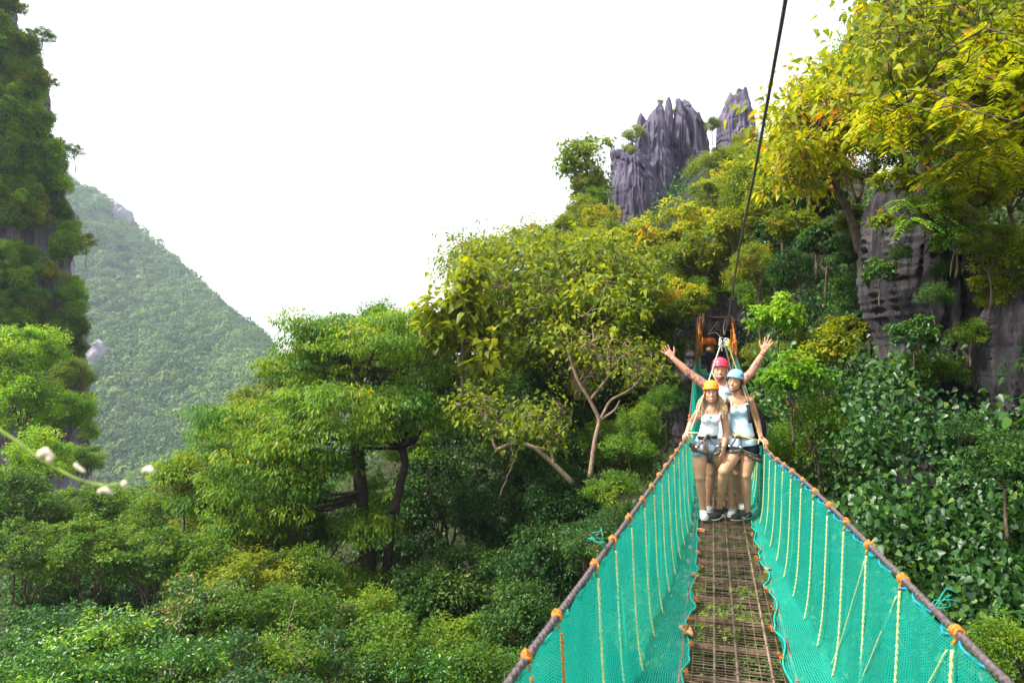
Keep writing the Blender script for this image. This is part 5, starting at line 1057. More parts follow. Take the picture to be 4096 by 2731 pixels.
class Figure:
    """a person: local frame x to the viewer's right, y away from the camera, z up; feet at z 0"""
    def __init__(s, px, py, depth, label, name='person'):
        s.base = P(px, py, depth); s.yaw = math.atan2(-(s.base.x), s.base.y); s.Rm = Matrix.Rotation(s.yaw, 3, 'Z')
        s.root = empty(name, s.base, s.yaw); tag(s.root, label, 'person')
    def L(s, px, py, dy=0.0):
        """local point seen at (px, py) lying dy behind the figure's own plane"""
        r = ray(px, py); o = Vector((0, 0, CAMZ)); n = s.Rm @ Vector((0, 1, 0)); t = ((s.base + n * dy) - o).dot(n) / r.dot(n)
        return np.array(s.Rm.transposed() @ (o + r * t - s.base))
    def loc(s, w): return np.array(s.Rm.transposed() @ (Vector(w) - s.base))
    def part(s, name, me, mat, parent=None): return link(name, me, mat, parent or s.root, True)
def hand(S, wrist, d, pn, side, curl=.2, spread=.22, sc=1.0, thumb=1.0, k=.005):
    """palm + five fingers. d: direction of the fingers, pn: palm normal, side: +1/-1 thumb side along cross(pn,d)"""
    wrist = np.array(wrist, float); d = unit(np.array(d, float)); pn = np.array(pn, float); pn = unit(pn - d * (pn @ d)); s = np.cross(pn, d) * side
    palm = wrist + d * .05 * sc
    for q in (-.022, -.007, .008, .022): S.cap(wrist + d * .012 * sc + s * q * .6 * sc, wrist + d * .088 * sc + s * q * 1.25 * sc, .0145 * sc, .012 * sc, .010)
    S.cap(wrist + d * .02 * sc + s * .018 * sc, wrist + d * .055 * sc + s * .032 * sc + pn * .004, .017 * sc, .013 * sc, .012)
    for q, (off, ln) in enumerate([(.030, .070), (.010, .080), (-.010, .074), (-.028, .058)]):
        b = wrist + d * (.088 if q < 3 else .082) * sc + s * off * sc; fd = unit(d + s * off / .03 * spread)
        L = ln * sc; c1 = curl * (.55 + .1 * q)
        p0 = b; dd = unit(fd + pn * c1 * .5); p1 = p0 + dd * L * .45; dd = unit(dd + pn * c1 * 1.1); p2 = p1 + dd * L * .31; dd = unit(dd + pn * c1 * 1.1); p3 = p2 + dd * L * .26
        S.cap(p0 - d * .012 * sc, p1, .0100 * sc, .0090 * sc, k); S.cap(p1, p2, .0090 * sc, .0082 * sc, .003); S.cap(p2, p3, .0082 * sc, .0066 * sc, .003)
    t0 = wrist + d * .028 * sc + s * .030 * sc; td = unit(s * 1.0 + d * .75 + pn * .25 * thumb); t1 = t0 + td * .038 * sc; td = unit(td + d * .45 + pn * curl * .6); t2 = t1 + td * .030 * sc; t3 = t2 + unit(td + d * .3) * .022 * sc
    S.cap(t0, t1, .0135 * sc, .0108 * sc, .008); S.cap(t1, t2, .0108 * sc, .0095 * sc, .003); S.cap(t2, t3, .0095 * sc, .0075 * sc, .003)
def head(S, c, yaw=0.0, roll=0.0, sc=1.0, jaw=1.0):
    """c: centre of the head, face towards -y turned by yaw; returns the frame"""
    R = np.array(Matrix.Rotation(yaw, 3, 'Z') @ Matrix.Rotation(roll, 3, 'Y')); c = np.array(c, float)
    T_ = lambda x, y, z: c + R @ (np.array([x, y, z]) * sc)
    S.ell(T_(0, .012, .035), np.array([.074, .094, .083]) * sc, .0, R); S.ell(T_(0, -.018, -.02), np.array([.060, .070, .088]) * sc, .03, R)
    S.ell(T_(0, -.038, -.075), np.array([.042 * jaw, .042, .034]) * sc, .03, R); S.ell(T_(0, -.068, -.098), np.array([.019 * jaw, .016, .014]) * sc, .02, R)
    for g in (-1, 1):
        S.ell(T_(g * .036, -.062, -.028), np.array([.022, .018, .020]) * sc, .015, R)            # cheek
        S.ell(T_(g * .046 * jaw, -.01, -.062), np.array([.016, .035, .025]) * sc, .02, R)
        S.ell(T_(g * .031, -.094, .010), np.array([.017, .014, .010]) * sc, .012, R, neg=True)    # eye socket
        S.cap(T_(g * .014, -.084, .026), T_(g * .044, -.074, .026), .006 * sc, .005 * sc, .012)   # brow
        S.ell(T_(g * .031, -.0765, .010), np.array([.0125, .0115, .0105]) * sc, .003, R)          # eyelid ball
        S.ell(T_(g * .077, .008, -.004), np.array([.008, .017, .030]) * sc, .006, R)              # ear
        S.ell(T_(g * .011, -.094, -.036), np.array([.007, .008, .006]) * sc, .006, R)             # nostril
    S.cap(T_(0, -.085, .012), T_(0, -.104, -.030), .0065 * sc, .0105 * sc, .010)                  # nose
    S.cap(T_(-.022, -.082, -.058), T_(0, -.090, -.054), .005 * sc, .006 * sc, .006); S.cap(T_(.022, -.082, -.058), T_(0, -.090, -.054), .005 * sc, .006 * sc, .006)
    S.cap(T_(-.018, -.080, -.071), T_(.018, -.080, -.071), .006 * sc, .006 * sc, .006)
    return T_, R
def face_bits(fig, T_, R, sc=1.0, lips='lip', brow='hair_brown'):
    bits = []
    mb = MB(); pts = [T_(x, -.0935 + abs(x) * .42 + (x / .024) ** 2 * .001, -.0635 + (x / .024) ** 2 * .007) for x in np.linspace(-.024, .024, 9)]
    mb.tube(pts, np.array([.0015, .0038, .005, .0056, .0058, .0056, .005, .0038, .0015]) * sc, 7); mb.build('teeth', M['teeth'], fig.root)
    mb = MB()
    for s_, th in ((1, .0022), (-1, .0030)):
        mb.tube([T_(x, -.0945 + abs(x) * .42, -.0635 + s_ * .0052 * (1 - (x / .027) ** 2) + (x / .027) ** 2 * .008) for x in np.linspace(-.027, .027, 11)], th * sc, 6)
    mb.build('lips', M[lips], fig.root)
    for g in (-1, 1):
        mb = MB(); mb.ball(T_(g * .031, -.0865, .009), np.array([.0105, .0035, .0048]) * sc, 12, 7, R); e = mb.build('eye', M['teeth'], fig.root)
        mb = MB(); mb.ball(T_(g * .031, -.0895, .009), np.array([.0046, .0018, .0044]) * sc, 10, 6, R); mb.build('iris', M['eye_dark'], e)
        mb = MB(); mb.tube([T_(g * (.031 + x), -.0900 + x * x * 14, .0135 - x * x * 22) for x in np.linspace(-.012, .012, 7)], .0013 * sc, 5); mb.build('eyelash', M['eye_dark'], e)
        mb = MB(); mb.tube([T_(g * (.031 + x), -.0900 + (x + .01) * .25, .0290 - (x * 10) ** 2 * .1) for x in np.linspace(-.016, .017, 7)], np.array([.0016, .0026, .003, .003, .0026, .002, .001]) * sc, 5); mb.build('eyebrow', M[brow], fig.root)
def helmet(fig, T_, R, mat, sc=1.0, tilt=0.0, strapm='strap', visor=.0):
    """climbing helmet: domed shell with a small brim, side vents, rear band and chin straps"""
    nu_, nv_ = 48, 22; V = []; Rt = np.array(Matrix.Rotation(tilt, 3, 'X'))
    for i in range(nv_):
        v = i / (nv_ - 1) * .5 * math.pi * 1.10
        for j in range(nu_):
            a = j * 2 * math.pi / nu_; fr = max(0, -math.sin(a)); r = math.sin(min(v, math.pi / 2)) * (1 + .02 * math.cos(3 * a))
            x = .094 * r * math.cos(a); y = .113 * r * math.sin(a) + .006; z = .092 * math.cos(v) * (1 + 0 * fr) + .052
            if i >= nv_ - 3: x *= 1.0 + .012 * (i - nv_ + 4); y *= 1.0 + .014 * (i - nv_ + 4) * (1 + fr * 1.2)
            if i >= nv_ - 4: z += -.014 * (1 - fr) * (i - nv_ + 5) / 4 - .004 * math.cos(2 * a)
            p = Rt @ np.array([x, y, z - .05]) + np.array([0, 0, .062]); V.append(T_(*p))
    V = np.array(V); i, j = np.meshgrid(np.arange(nv_ - 1), np.arange(nu_), indexing='ij'); j2 = (j + 1) % nu_
    Q = np.stack([i * nu_ + j, (i + 1) * nu_ + j, (i + 1) * nu_ + j2, i * nu_ + j2], -1).reshape(-1, 4)
    o = link('helmet', mesh_np('helmet', V, Q), M[mat], fig.root, True); sm = o.modifiers.new('thick', 'SOLIDIFY'); sm.thickness = .004; sm.offset = -1
    for g in (-1, 1):
        for (x, y, z, a, b) in [(.083, -.035, .088, .006, .014), (.088, -.004, .082, .006, .011), (.080, .03, .09, .006, .014)]:
            mb = MB(); p = Rt @ np.array([g * x, y, z - .05]) + np.array([0, 0, .05]); mb.ball(T_(*p), np.array([a, .011, b]) * sc, 10, 6, R); mb.build('vent', M['vent'], o)
    mb = MB()
    for g in (-1, 1):
        mb.tube([T_(g * .084, -.03, .035), T_(g * .080, -.022, -.03), T_(g * .062, -.035, -.085), T_(g * .03, -.058, -.112), T_(0, -.066, -.116)], .0045 * sc, 5)
        mb.tube([T_(g * .082, .04, .03), T_(g * .084, .0, -.03), T_(g * .064, -.03, -.08)], .004 * sc, 5)
    mb.build('chin_strap', M[strapm], o); return o
def ribbon(mb, pts, w, th, nrm=(0, -1, 0)):
    """flat webbing strap along pts"""
    pts = np.array(pts, float); n = 4 * (len(pts) - 1) + 1; t = np.linspace(0, len(pts) - 1, n); c = np.stack([np.interp(t, np.arange(len(pts)), pts[:, k]) for k in range(3)], 1)
    c[1:-1] = (c[:-2] + 2 * c[1:-1] + c[2:]) / 4; tg = unit(np.gradient(c, axis=0)); nn = np.array(nrm, float); nn = np.tile(nn, (n, 1)) if nn.ndim == 1 else nn
    s = unit(np.cross(tg, nn)); u = np.cross(s, tg); V = []
    for k in range(n): V += [c[k] - s[k] * w / 2, c[k] + s[k] * w / 2, c[k] + s[k] * w / 2 + u[k] * th, c[k] - s[k] * w / 2 + u[k] * th]
    Q = []
    for k in range(n - 1):
        for a in range(4): Q.append([k * 4 + a, k * 4 + (a + 1) % 4, k * 4 + 4 + (a + 1) % 4, k * 4 + 4 + a])
    Q += [[0, 3, 2, 1], [4 * n - 4, 4 * n - 3, 4 * n - 2, 4 * n - 1]]; mb.add(np.array(V), [np.array(Q)])
def shoe(fig, heel, toe, h, mat, sole, name='sneaker', swoosh=None, w=.044):
    heel = np.array(heel, float); toe = np.array(toe, float); lo = np.minimum(heel, toe) - .09; hi = np.maximum(heel, toe) + np.array([.09, .09, .15])
    d = unit(toe - heel); L = np.linalg.norm(toe - heel); up = np.array([0, 0, 1.0]); s = unit(np.cross(d, up)); up = np.cross(s, d)
    at_ = lambda x, z, y=0: heel + d * L * x + up * z + s * y
    def body(infl):
        S = Sdf(lo, hi, .004)
        S.cap(at_(.12, .040), at_(.40, .038), .036 + infl, .036 + infl, .0); S.cap(at_(.36, .036), at_(.78, .030), .038 + infl, .040 + infl, .03); S.cap(at_(.72, .028, -.004), at_(.90, .024, .004), .040 + infl, .028 + infl, .03)
        S.cap(at_(.12, .05), at_(.10, .085), .033 + infl, .031 + infl, .02); S.cap(at_(.20, .06), at_(.34, .078), .036 + infl, .030 + infl, .02); S.cap(at_(.36, .07), at_(.62, .05), .026 + infl, .024 + infl, .02); return S
    S = body(0); S.cut(at_(0, .014), -up); S.cut(at_(.2, h), unit(up * 1 + d * .05)); o = fig.part(name, S.mesh(name, 1), M[mat])
    S = body(.004); S.cut(at_(0, .024), up * 1.0 + d * .03); S.cut(at_(0, .0), -up); fig.part('sole', S.mesh('sole', 1), M[sole], o)
    mb = MB()
    for q in range(4): mb.tube([at_(.42 + q * .075, .082 - q * .009, -.018), at_(.43 + q * .075, .090 - q * .010, 0), at_(.42 + q * .075, .082 - q * .009, .018)], .0028, 5)
    mb.build('laces', M['sole'] if mat != 'shoe_black' else M['shoe_black'], o)
    if swoosh:
        sg = swoosh; pts = [at_(.60, .050, sg * .0375), at_(.50, .030, sg * .0415), at_(.42, .030, sg * .0420), at_(.30, .044, sg * .0405), at_(.14, .066, sg * .0385)]
        t = np.linspace(0, 4, 17); c = np.stack([np.interp(t, np.arange(5), np.array(pts)[:, k]) for k in range(3)], 1)
        for _ in range(3): c[1:-1] = (c[:-2] + 2 * c[1:-1] + c[2:]) / 4
        mb = MB(); mb.tube(c, np.interp(np.linspace(0, 1, 17), [0, .3, .5, 1], [.002, .0052, .0046, .001]), 6); mb.build('emblem', M['sole'], o)
    return o
def leg(S, hip, knee, ank, r=(.080, .052, .056, .034), k=.02, back=(0, .02, 0)):
    hip, knee, ank = [np.array(v, float) for v in (hip, knee, ank)]
    S.cap(hip, knee, r[0], r[1], k, mid=.006); S.cap(knee, ank, r[1] * .94, r[3], .012); cal = knee + (ank - knee) * .30 + np.array(back); S.cap(cal + (knee - ank) * .10, cal + (ank - knee) * .22, r[2] * .86, r[2] * .72, .03)
    kd = unit(ank - knee); S.ell(knee + np.array([0, -r[1] * .55, .0]), (.027, .022, .032), .02); S.ell(ank + np.array([.024, 0, 0]), (.011, .014, .013), .008); S.ell(ank + np.array([-.024, 0, 0]), (.011, .014, .013), .008)
def arm(S, sh, el, wr, r=(.044, .036, .038, .024), k=.015):
    S.cap(sh, el, r[0], r[1], k, mid=.003); sh, el, wr = [np.array(v, float) for v in (sh, el, wr)]; S.cap(el, wr, r[2] * .95, r[3], .01, mid=.003); S.ell(el, (r[1], r[1], r[1]), .01)

# ---------------------------------------------------------------- woman in the white top, orange helmet
f = Figure(2826, 2078, 8.0, 'woman in orange helmet and white tank top with long curly blond hair, front left'); L = f.L; W1 = f
shL, shR = L(2793, 1652, .0), L(2895, 1652, .02); elL, wrL = L(2764, 1694, .16), L(2749, 1727, -.06); elR, wrR = L(2905, 1728, .03), L(2894, 1788, -.06)
hipL, hipR = L(2801, 1792, .0), L(2850, 1792, .0); knL, anL = L(2799, 1908, -.03), L(2814, 2040, .03); knR, anR = L(2912, 1888, .10), L(2930, 2032, .22)
neck = L(2845, 1630, .01); hc = L(2844, 1571, -.02)
def torso_a(S, i=0.0, k=.03):
    S.cap(L(2824, 1658, .01), L(2864, 1658, .01), .062 + i, .062 + i, k, .78); S.cap(L(2843, 1660, .01), L(2838, 1722, .0), .094 + i, .084 + i, k, .78); S.cap(L(2838, 1718, 0), L(2827, 1762, 0), .092 + i, .104 + i, k, .78)
    S.cap(L(2812, 1772, .01), L(2844, 1772, .01), .094 + i, .094 + i, k, .85); S.cap(shL, L(2845, 1645, .01), .042 + i * .6, .05 + i * .6, k); S.cap(shR, L(2845, 1645, .01), .042 + i * .6, .05 + i * .6, k)
    S.ell(L(2825, 1676, -.065), (.052 + i, .045 + i, .052 + i), .03); S.ell(L(2862, 1676, -.065), (.052 + i, .045 + i, .052 + i), .03)
def legs_a(S, i=0.0):
    leg(S, hipL, knL, anL, (.089 + i, .056, .058, .034)); leg(S, hipR, knR, anR, (.087 + i, .054, .056, .034), .012)
S = Sdf((-.40, -.36, -.02), (.42, .42, 1.78), .0055); torso_a(S); S.cap(neck - [0, 0, .03], hc + [0, .03, -.04], .050, .047, .03)
arm(S, shL, elL, wrL); arm(S, shR, elR, wrR); legs_a(S)
hand(S, wrL, unit(L(2738, 1752, -.16) - wrL), (.3, .35, -.9), -1, curl=.9, spread=.2, sc=.95); hand(S, wrR, unit(L(2889, 1822, -.09) - wrR), (-.8, .5, 0), -1, curl=.45, spread=.1, sc=.92)
S.cap(anL, anL + [0, .0, -.04], .033, .03, .01); S.cap(anR, anR + [0, 0, -.04], .033, .03, .01)
T1, R1 = head(S, hc, yaw=.05, roll=-.03, sc=.97); f.part('body', S.mesh('body'), M['skin_a']); face_bits(f, T1, R1, .97)
helmet(f, T1, R1, 'helmet_orange', .97, tilt=-.02)
S = Sdf((-.34, -.3, .8), (.36, .3, 1.5), .005); torso_a(S, .007); S.cut(L(2843, 1664, 0), (0, .25, 1)); S.cut(L(2830, 1757, 0), (-.12, 0, -1))
S.cut(L(2803, 1680, 0), (-1, 0, .28)); S.cut(L(2884, 1680, 0), (1, 0, .28)); o = f.part('tank_top', S.mesh('tank_top', 2), M['white_cloth'])
mb = MB()
for a, b, c in [((2812, 1672, -.10), (2806, 1650, -.06), (2809, 1640, .0)), ((2876, 1672, -.10), (2881, 1651, -.06), (2878, 1640, .0))]: mb.tube([L(*a), L(*b), L(*c)], .0045, 5)
mb.build('shoulder_strap', M['white_cloth'], o)
S = Sdf((-.34, -.3, .5), (.36, .35, 1.1), .005)
S.cap(L(2812, 1770, .01), L(2844, 1770, .01), .101, .101, .03, .87); S.cap(L(2835, 1740, 0), L(2827, 1768, 0), .096, .108, .03, .82); leg(S, hipL, knL, anL, (.105, .07, .05, .03)); leg(S, hipR, knR, anR, (.102, .07, .05, .03), .012)
S.cut(L(2830, 1752, 0), (-.1, 0, 1)); Sa = S.copy(); S.cut(L(2840, 1812, 0), (.10, .1, -1)); o = f.part('denim_shorts', S.mesh('denim_shorts', 2), M['denim'])
for x0, x1, nm in ((2766, 2800, 0), (2812, 2836, 1)):
    S2 = Sa.copy(); S2.d -= .003; S2.cut(L(x0, 1790, 0), (-1, 0, 0)); S2.cut(L(x1, 1790, 0), (1, 0, 0)); S2.cut(L(2800, 1768 if nm else 1774, 0), (0, 0, 1)); S2.cut(L(2800, 1796 if nm else 1806, 0), (0, 0, -1)); S2.cut((0, -.02, 0), (0, 1, 0)); f.part('woven_panel', S2.mesh('woven_panel', 2), M['weave'], o)
# climbing harness
def harness(f, waist, thighs, links, mat, belt='web_black', w=.036):
    """waist: (center, rx, ry, tilt); thighs: loops; links: strap polylines"""
    c, rx, ry, tl = waist; a = np.linspace(0, 2 * math.pi, 33); mb = MB(); pts = np.stack([c[0] + rx * np.cos(a), c[1] + ry * np.sin(a), c[2] + tl * np.cos(a)], 1); nr = np.stack([np.cos(a), np.sin(a), a * 0], 1)
    def loop(mb, pts, w, th, nr):
        tg = unit(np.gradient(pts, axis=0)); s = unit(np.cross(tg, nr)); V = []
        for k in range(len(pts)): V += [pts[k] - s[k] * w / 2, pts[k] + s[k] * w / 2, pts[k] + s[k] * w / 2 + nr[k] * th, pts[k] - s[k] * w / 2 + nr[k] * th]
        Q = [[k * 4 + q, k * 4 + (q + 1) % 4, k * 4 + 4 + (q + 1) % 4, k * 4 + 4 + q] for k in range(len(pts) - 1) for q in range(4)]; mb.add(np.array(V), [np.array(Q)])
    loop(mb, pts, w, .006, nr); o = mb.build('harness', M[belt], f.root, False)
    for (c, rx, ry, tx, ty) in thighs:
        mb = MB(); pts = np.stack([c[0] + rx * np.cos(a), c[1] + ry * np.sin(a), c[2] + tx * np.cos(a) + ty * np.sin(a)], 1); loop(mb, pts, w * .95, .006, nr); mb.build('leg_loop', M[mat], o, False)
    for ln in links: mb = MB(); ribbon(mb, ln, .024, .004); mb.build('harness_strap', M[mat], o, False)
    return o
wst = (L(2829, 1746, .0), .112, .098, .006)
ha = harness(f, wst, [(L(2796, 1795, .0), .114, .112, -.05, 0), (L(2866, 1797, .02), .112, .112, .05, .03)],
        [[L(2831, 1742, -.11), L(2812, 1762, -.135), L(2790, 1788, -.145), L(2772, 1800, -.12)], [L(2838, 1742, -.11), L(2852, 1762, -.125), L(2868, 1782, -.13), L(2886, 1796, -.10)], [L(2812, 1762, -.135), L(2825, 1790, -.14), L(2836, 1815, -.11), L(2842, 1838, -.03)], [L(2868, 1782, -.13), L(2852, 1806, -.12), L(2842, 1838, -.03)]], 'web')
for q in [(2786, 1790, -.15), (2872, 1786, -.14), (2880, 1796, -.13)]: mb = MB(); mb.box(L(*q), (.032, .008, .026), Matrix.Rotation(.6, 3, 'Y')); mb.build('buckle', M['buckle'], ha, False)
# white knot and rope lying across the waist to her hand
mb = MB()
kp = L(2831, 1733, -.12)
for q in range(3): mb.torus(kp + [(q - 1) * .014, 0, 0], .020, .009, (1, .2, q * .3 - .3), 12, 6)
mb.build('rope_knot', M['rope_white'], ha); mb = MB(); mb.tube([kp, L(2790, 1731, -.14), L(2752, 1730, -.12), L(2738, 1733, -.1)], .0075, 7); mb.build('tie_rope', M['rope_white'], ha)
# curly hair
rs = RS(201); mb = MB()
for q in range(420):
    a = rs.uniform(-.35, math.pi + .35); g = 1 if rs.rand() < .5 else -1
    x0 = math.cos(a) * .080; y0 = abs(math.sin(a)) * .085 * (1 if rs.rand() < .55 else .35) - .005; st = np.array([x0, y0, -.01 - rs.rand() * .05])
    Ln = rs.uniform(.15, .29); ox = x0 / .08 * rs.uniform(.02, .088); fy = rs.uniform(-.10, .07)
    pts = []; ph = rs.rand() * 6.28; tw = rs.uniform(7, 13); ra = rs.uniform(.006, .013)
    for t in np.linspace(0, 1, 26):
        p = st + np.array([ox * math.sin(t * 1.9) * 1.1, fy * t * t, -Ln * t]); e = min(1, t * 3)
        p = p + np.array([math.cos(ph + t * tw * 3) * ra * e, math.sin(ph + t * tw * 3) * ra * e, 0]); pts.append(T1(*p))
    if abs(pts[12][0] - hc[0]) < .055 and pts[12][1] < hc[1] - .02: continue
    mb.tube(pts, np.linspace(.0042, .002, 26), 4, False)
me = mb.mesh('curly_hair'); f.part('curly_hair', me, M['hair_blond'])
S = Sdf(hc - .3, hc + .25, .006); S.ell(T1(0, .03, -.01), (.086, .075, .09), 0); S.ell(T1(0, .05, -.10), (.10, .05, .11), .03); S.cut(T1(0, -.02, 0), (0, -1, 0)); f.part('hair', S.mesh('hair'), M['hair_lbrown'])
mb = MB()
for g in (-1, 1):
    for q in range(7): mb.tube([T1(g * (.070 + .002 * q), -.045 + q * .008, .035), T1(g * (.080 + .003 * (q % 3)), -.035 + q * .008, -.02), T1(g * (.078 + .004 * (q % 3)), -.03 + q * .008, -.09)], .006, 5)
mb.build('side_hair', M['hair_lbrown'], f.root)
mb = MB(); nk = [L(2824, 1632, -.02), L(2830, 1648, -.075), L(2838, 1658, -.095), L(2843, 1661, -.10), L(2848, 1657, -.095), L(2856, 1646, -.075), L(2861, 1632, -.02)]; mb.tube(nk, .0022, 5)
for k in range(1, 6): mb.ball(nk[k], (.004, .004, .004), 6, 5)
nk_o = mb.build('necklace', M['vent'], f.root); mb = MB(); mb.ball(L(2842, 1667, -.105), (.014, .006, .019), 12, 8); mb.build('pendant', M['turq'], nk_o)
mb = MB(); mb.torus(wrR + [0, 0, .01], .030, .003, (0, .1, 1)); mb.torus(wrR + [0, 0, .0], .030, .0025, (.1, 0, 1)); mb.build('bracelet', M['web'], f.root)
shoe(f, L(2812, 2062, .05), L(2818, 2083, -.17), .075, 'shoe_white', 'sole'); shoe(f, L(2934, 2052, .26), L(2922, 2070, .04), .070, 'grey_shoe', 'sole')
mb = MB(); mb.torus(anR + [0, 0, -.045], .034, .006, (0, 0, 1)); mb.build('sock', M['helmet_pink'], f.root)

# ---------------------------------------------------------------- woman in the blue top, blue helmet
f = Figure(2965, 2080, 7.95, 'woman in blue helmet, pale blue eyelet top and black shorts, right of the group'); L = f.L; W2 = f
shL, shR = L(2920, 1600, .02), L(3000, 1600, .0); elR, wrR = L(3027, 1682, .10), L(3043, 1746, -.06); hipL, hipR = L(2944, 1796, .0), L(3000, 1798, .02)
knL, anL = L(2895, 1882, -.12), L(2880, 2022, .06); knR, anR = L(2983, 1898, -.02), L(2990, 2030, .06)
neck = L(2950, 1590, .0); hc = L(2941, 1527, -.03)
def torso_b(S, i=0.0, k=.03):
    S.cap(L(2937, 1612, .01), L(2982, 1612, .01), .062 + i, .060 + i, k, .78); S.cap(L(2958, 1615, .01), L(2966, 1690, .0), .096 + i, .084 + i, k, .78); S.cap(L(2966, 1688, 0), L(2972, 1745, 0), .090 + i, .100 + i, k, .78)
    S.cap(L(2956, 1770, .01), L(2990, 1770, .01), .096 + i, .098 + i, k, .88); S.cap(shL, L(2950, 1602, .01), .042 + i * .6, .05 + i * .6, k); S.cap(shR, L(2950, 1602, .01), .042 + i * .6, .05 + i * .6, k)
    S.ell(L(2938, 1640, -.068), (.052 + i, .046 + i, .054 + i), .03); S.ell(L(2974, 1640, -.062), (.052 + i, .046 + i, .054 + i), .03)
S = Sdf((-.42, -.36, -.02), (.42, .42, 1.88), .0055); torso_b(S); S.cap(neck - [0, 0, .03], hc + [.01, .03, -.05], .050, .046, .03)
arm(S, shR, elR, wrR); S.cap(shL, L(2905, 1640, .14), .042, .034, .015); S.cap(L(2905, 1640, .14), L(2893, 1668, .22), .034, .028, .01)
leg(S, hipL, knL, anL, (.097, .060, .062, .036)); leg(S, hipR, knR, anR, (.100, .061, .066, .036), .012)
hand(S, wrR, unit(L(3062, 1766, -.12) - wrR), (-.2, .35, -.9), 1, curl=.85, spread=.25, sc=.95); S.cap(anL, anL + [0, .0, -.04], .034, .03, .01); S.cap(anR, anR + [0, 0, -.04], .034, .03, .01)
T2, R2 = head(S, hc, yaw=-.38, roll=.10, sc=.97); f.part('body', S.mesh('body'), M['skin_b']); face_bits(f, T2, R2, .97)
helmet(f, T2, R2, 'helmet_blue', .97, tilt=-.10, strapm='web_black')
mb = MB(); mb.torus(T2(.078, -.035, .092), .014, .004, R2 @ np.array([1, -.6, .3])); mb.ball(T2(.081, -.037, .092), (.009, .009, .009), 10, 6); mb.build('helmet_badge', M['hair_brown'], f.root)
S = Sdf((-.36, -.3, .75), (.40, .3, 1.58), .005); torso_b(S, .010); S.cap(L(2966, 1700, 0), L(2972, 1736, 0), .106, .118, .03, .85)
S.cut(L(2948, 1640, 0), (-.62, .1, .8)); S2 = Sdf((-.36, -.3, .75), (.40, .3, 1.58), .005); torso_b(S2, .010); S2.cut(L(2948, 1640, 0), (.62, .1, .8)); S.d = np.minimum(S.d, S2.d)
S.cut(L(2960, 1608, 0), (0, .1, 1)); S.cut(L(2924, 1640, 0), (-1, 0, .25)); S.cut(L(2994, 1640, 0), (1, 0, .35)); S.cut(L(2965, 1732, 0), (-.18, .1, -1)); o = f.part('eyelet_top', S.mesh('eyelet_top', 2), M['eyelet'])
S = Sdf((-.36, -.3, .6), (.40, .3, 1.2), .005); S.cap(L(2958, 1752, .0), L(2986, 1752, 0), .108, .106, .03, .88); S.cap(L(2950, 1772, .0), L(2990, 1772, 0), .112, .108, .03, .9)
S.cut(L(2960, 1752, 0), (0, 0, 1)); S.cut(L(2960, 1784, 0), (.15, 0, -1)); f.part('shirt_hem', S.mesh('shirt_hem', 2), M['eyelet'], o)
mb = MB(); mb.tube([L(2926, 1636, -.10), L(2925, 1610, -.05), L(2928, 1596, .0)], .006, 6); mb.tube([L(2982, 1625, -.10), L(2988, 1602, -.05), L(2984, 1592, .0)], .006, 6); mb.build('shoulder_strap', M['eyelet'], o)
S = Sdf((-.36, -.34, .5), (.44, .35, 1.1), .005); S.cap(L(2956, 1768, .01), L(2990, 1770, .01), .102, .105, .03, .9); leg(S, hipL, knL, anL, (.104, .08, .05, .03)); leg(S, hipR, knR, anR, (.109, .075, .05, .03), .012)
S.cut(L(2960, 1762, 0), (0, 0, 1)); S.cut(L(2975, 1806, 0), (-.10, 0, -1)); f.part('black_shorts', S.mesh('black_shorts', 2), M['black_cloth'])
wst = (L(2972, 1742, .0), .120, .106, -.012)
hb = harness(f, wst, [(L(2936, 1800, .0), .118, .118, .02, 0), (L(3003, 1812, .02), .122, .120, -.075, .02)],
        [[L(2946, 1742, -.12), L(2938, 1762, -.135), L(2924, 1782, -.14)], [L(2962, 1746, -.125), L(2964, 1770, -.14), L(2962, 1796, -.14), L(2958, 1822, -.09)], [L(2962, 1796, -.14), L(2988, 1808, -.13), L(3012, 1818, -.11), L(3030, 1826, -.06)]], 'web', 'web_tan', .046)
for q in [(2919, 1785, -.15), (2964, 1790, -.15)]: mb = MB(); mb.box(L(*q), (.034, .008, .024), Matrix.Rotation(.5, 3, 'Y')); mb.build('buckle', M['buckle'], hb, False)
kp = L(2950, 1738, -.14); mb = MB()
for q in range(3): mb.torus(kp + [(q - 1) * .012, 0, 0], .019, .0085, (1, .2, q * .4 - .4), 12, 6)
mb.build('rope_knot', M['knot_green'], hb); mb = MB(); mb.tube([kp, L(2990, 1750, -.15), L(3046, 1766, -.12)], .0075, 7); mb.build('tie_rope', M['knot_green'], hb)
S = Sdf(hc - .3, hc + .25, .006); S.ell(T2(0, .035, -.005), (.084, .07, .085), 0); S.cap(T2(.02, .09, -.04), T2(.09, .10, -.14), .035, .028, .02); S.cap(T2(.09, .10, -.14), T2(.105, .085, -.22), .028, .012, .02); S.cut(T2(0, -.01, 0), R2 @ np.array([0, -1, 0])); f.part('ponytail', S.mesh('ponytail'), M['hair_lbrown'])
mb = MB()
for g in (1,):
    for q in range(5): mb.tube([T2(g * .076, -.03 + q * .012, .04), T2(g * .084, -.015 + q * .012, -.01), T2(g * .078, .02 + q * .012, -.07)], .006, 5)
mb.build('side_hair', M['hair_brown'], f.root)
def at2(px, py, dy): return L(px, py, dy)
shoe(f, L(2905, 2052, .10), L(2852, 2082, -.08), .078, 'shoe_black', 'sole', swoosh=-1); shoe(f, L(3000, 2074, .06), L(2925, 2082, -.14), .078, 'shoe_black', 'sole_tan', swoosh=-1)
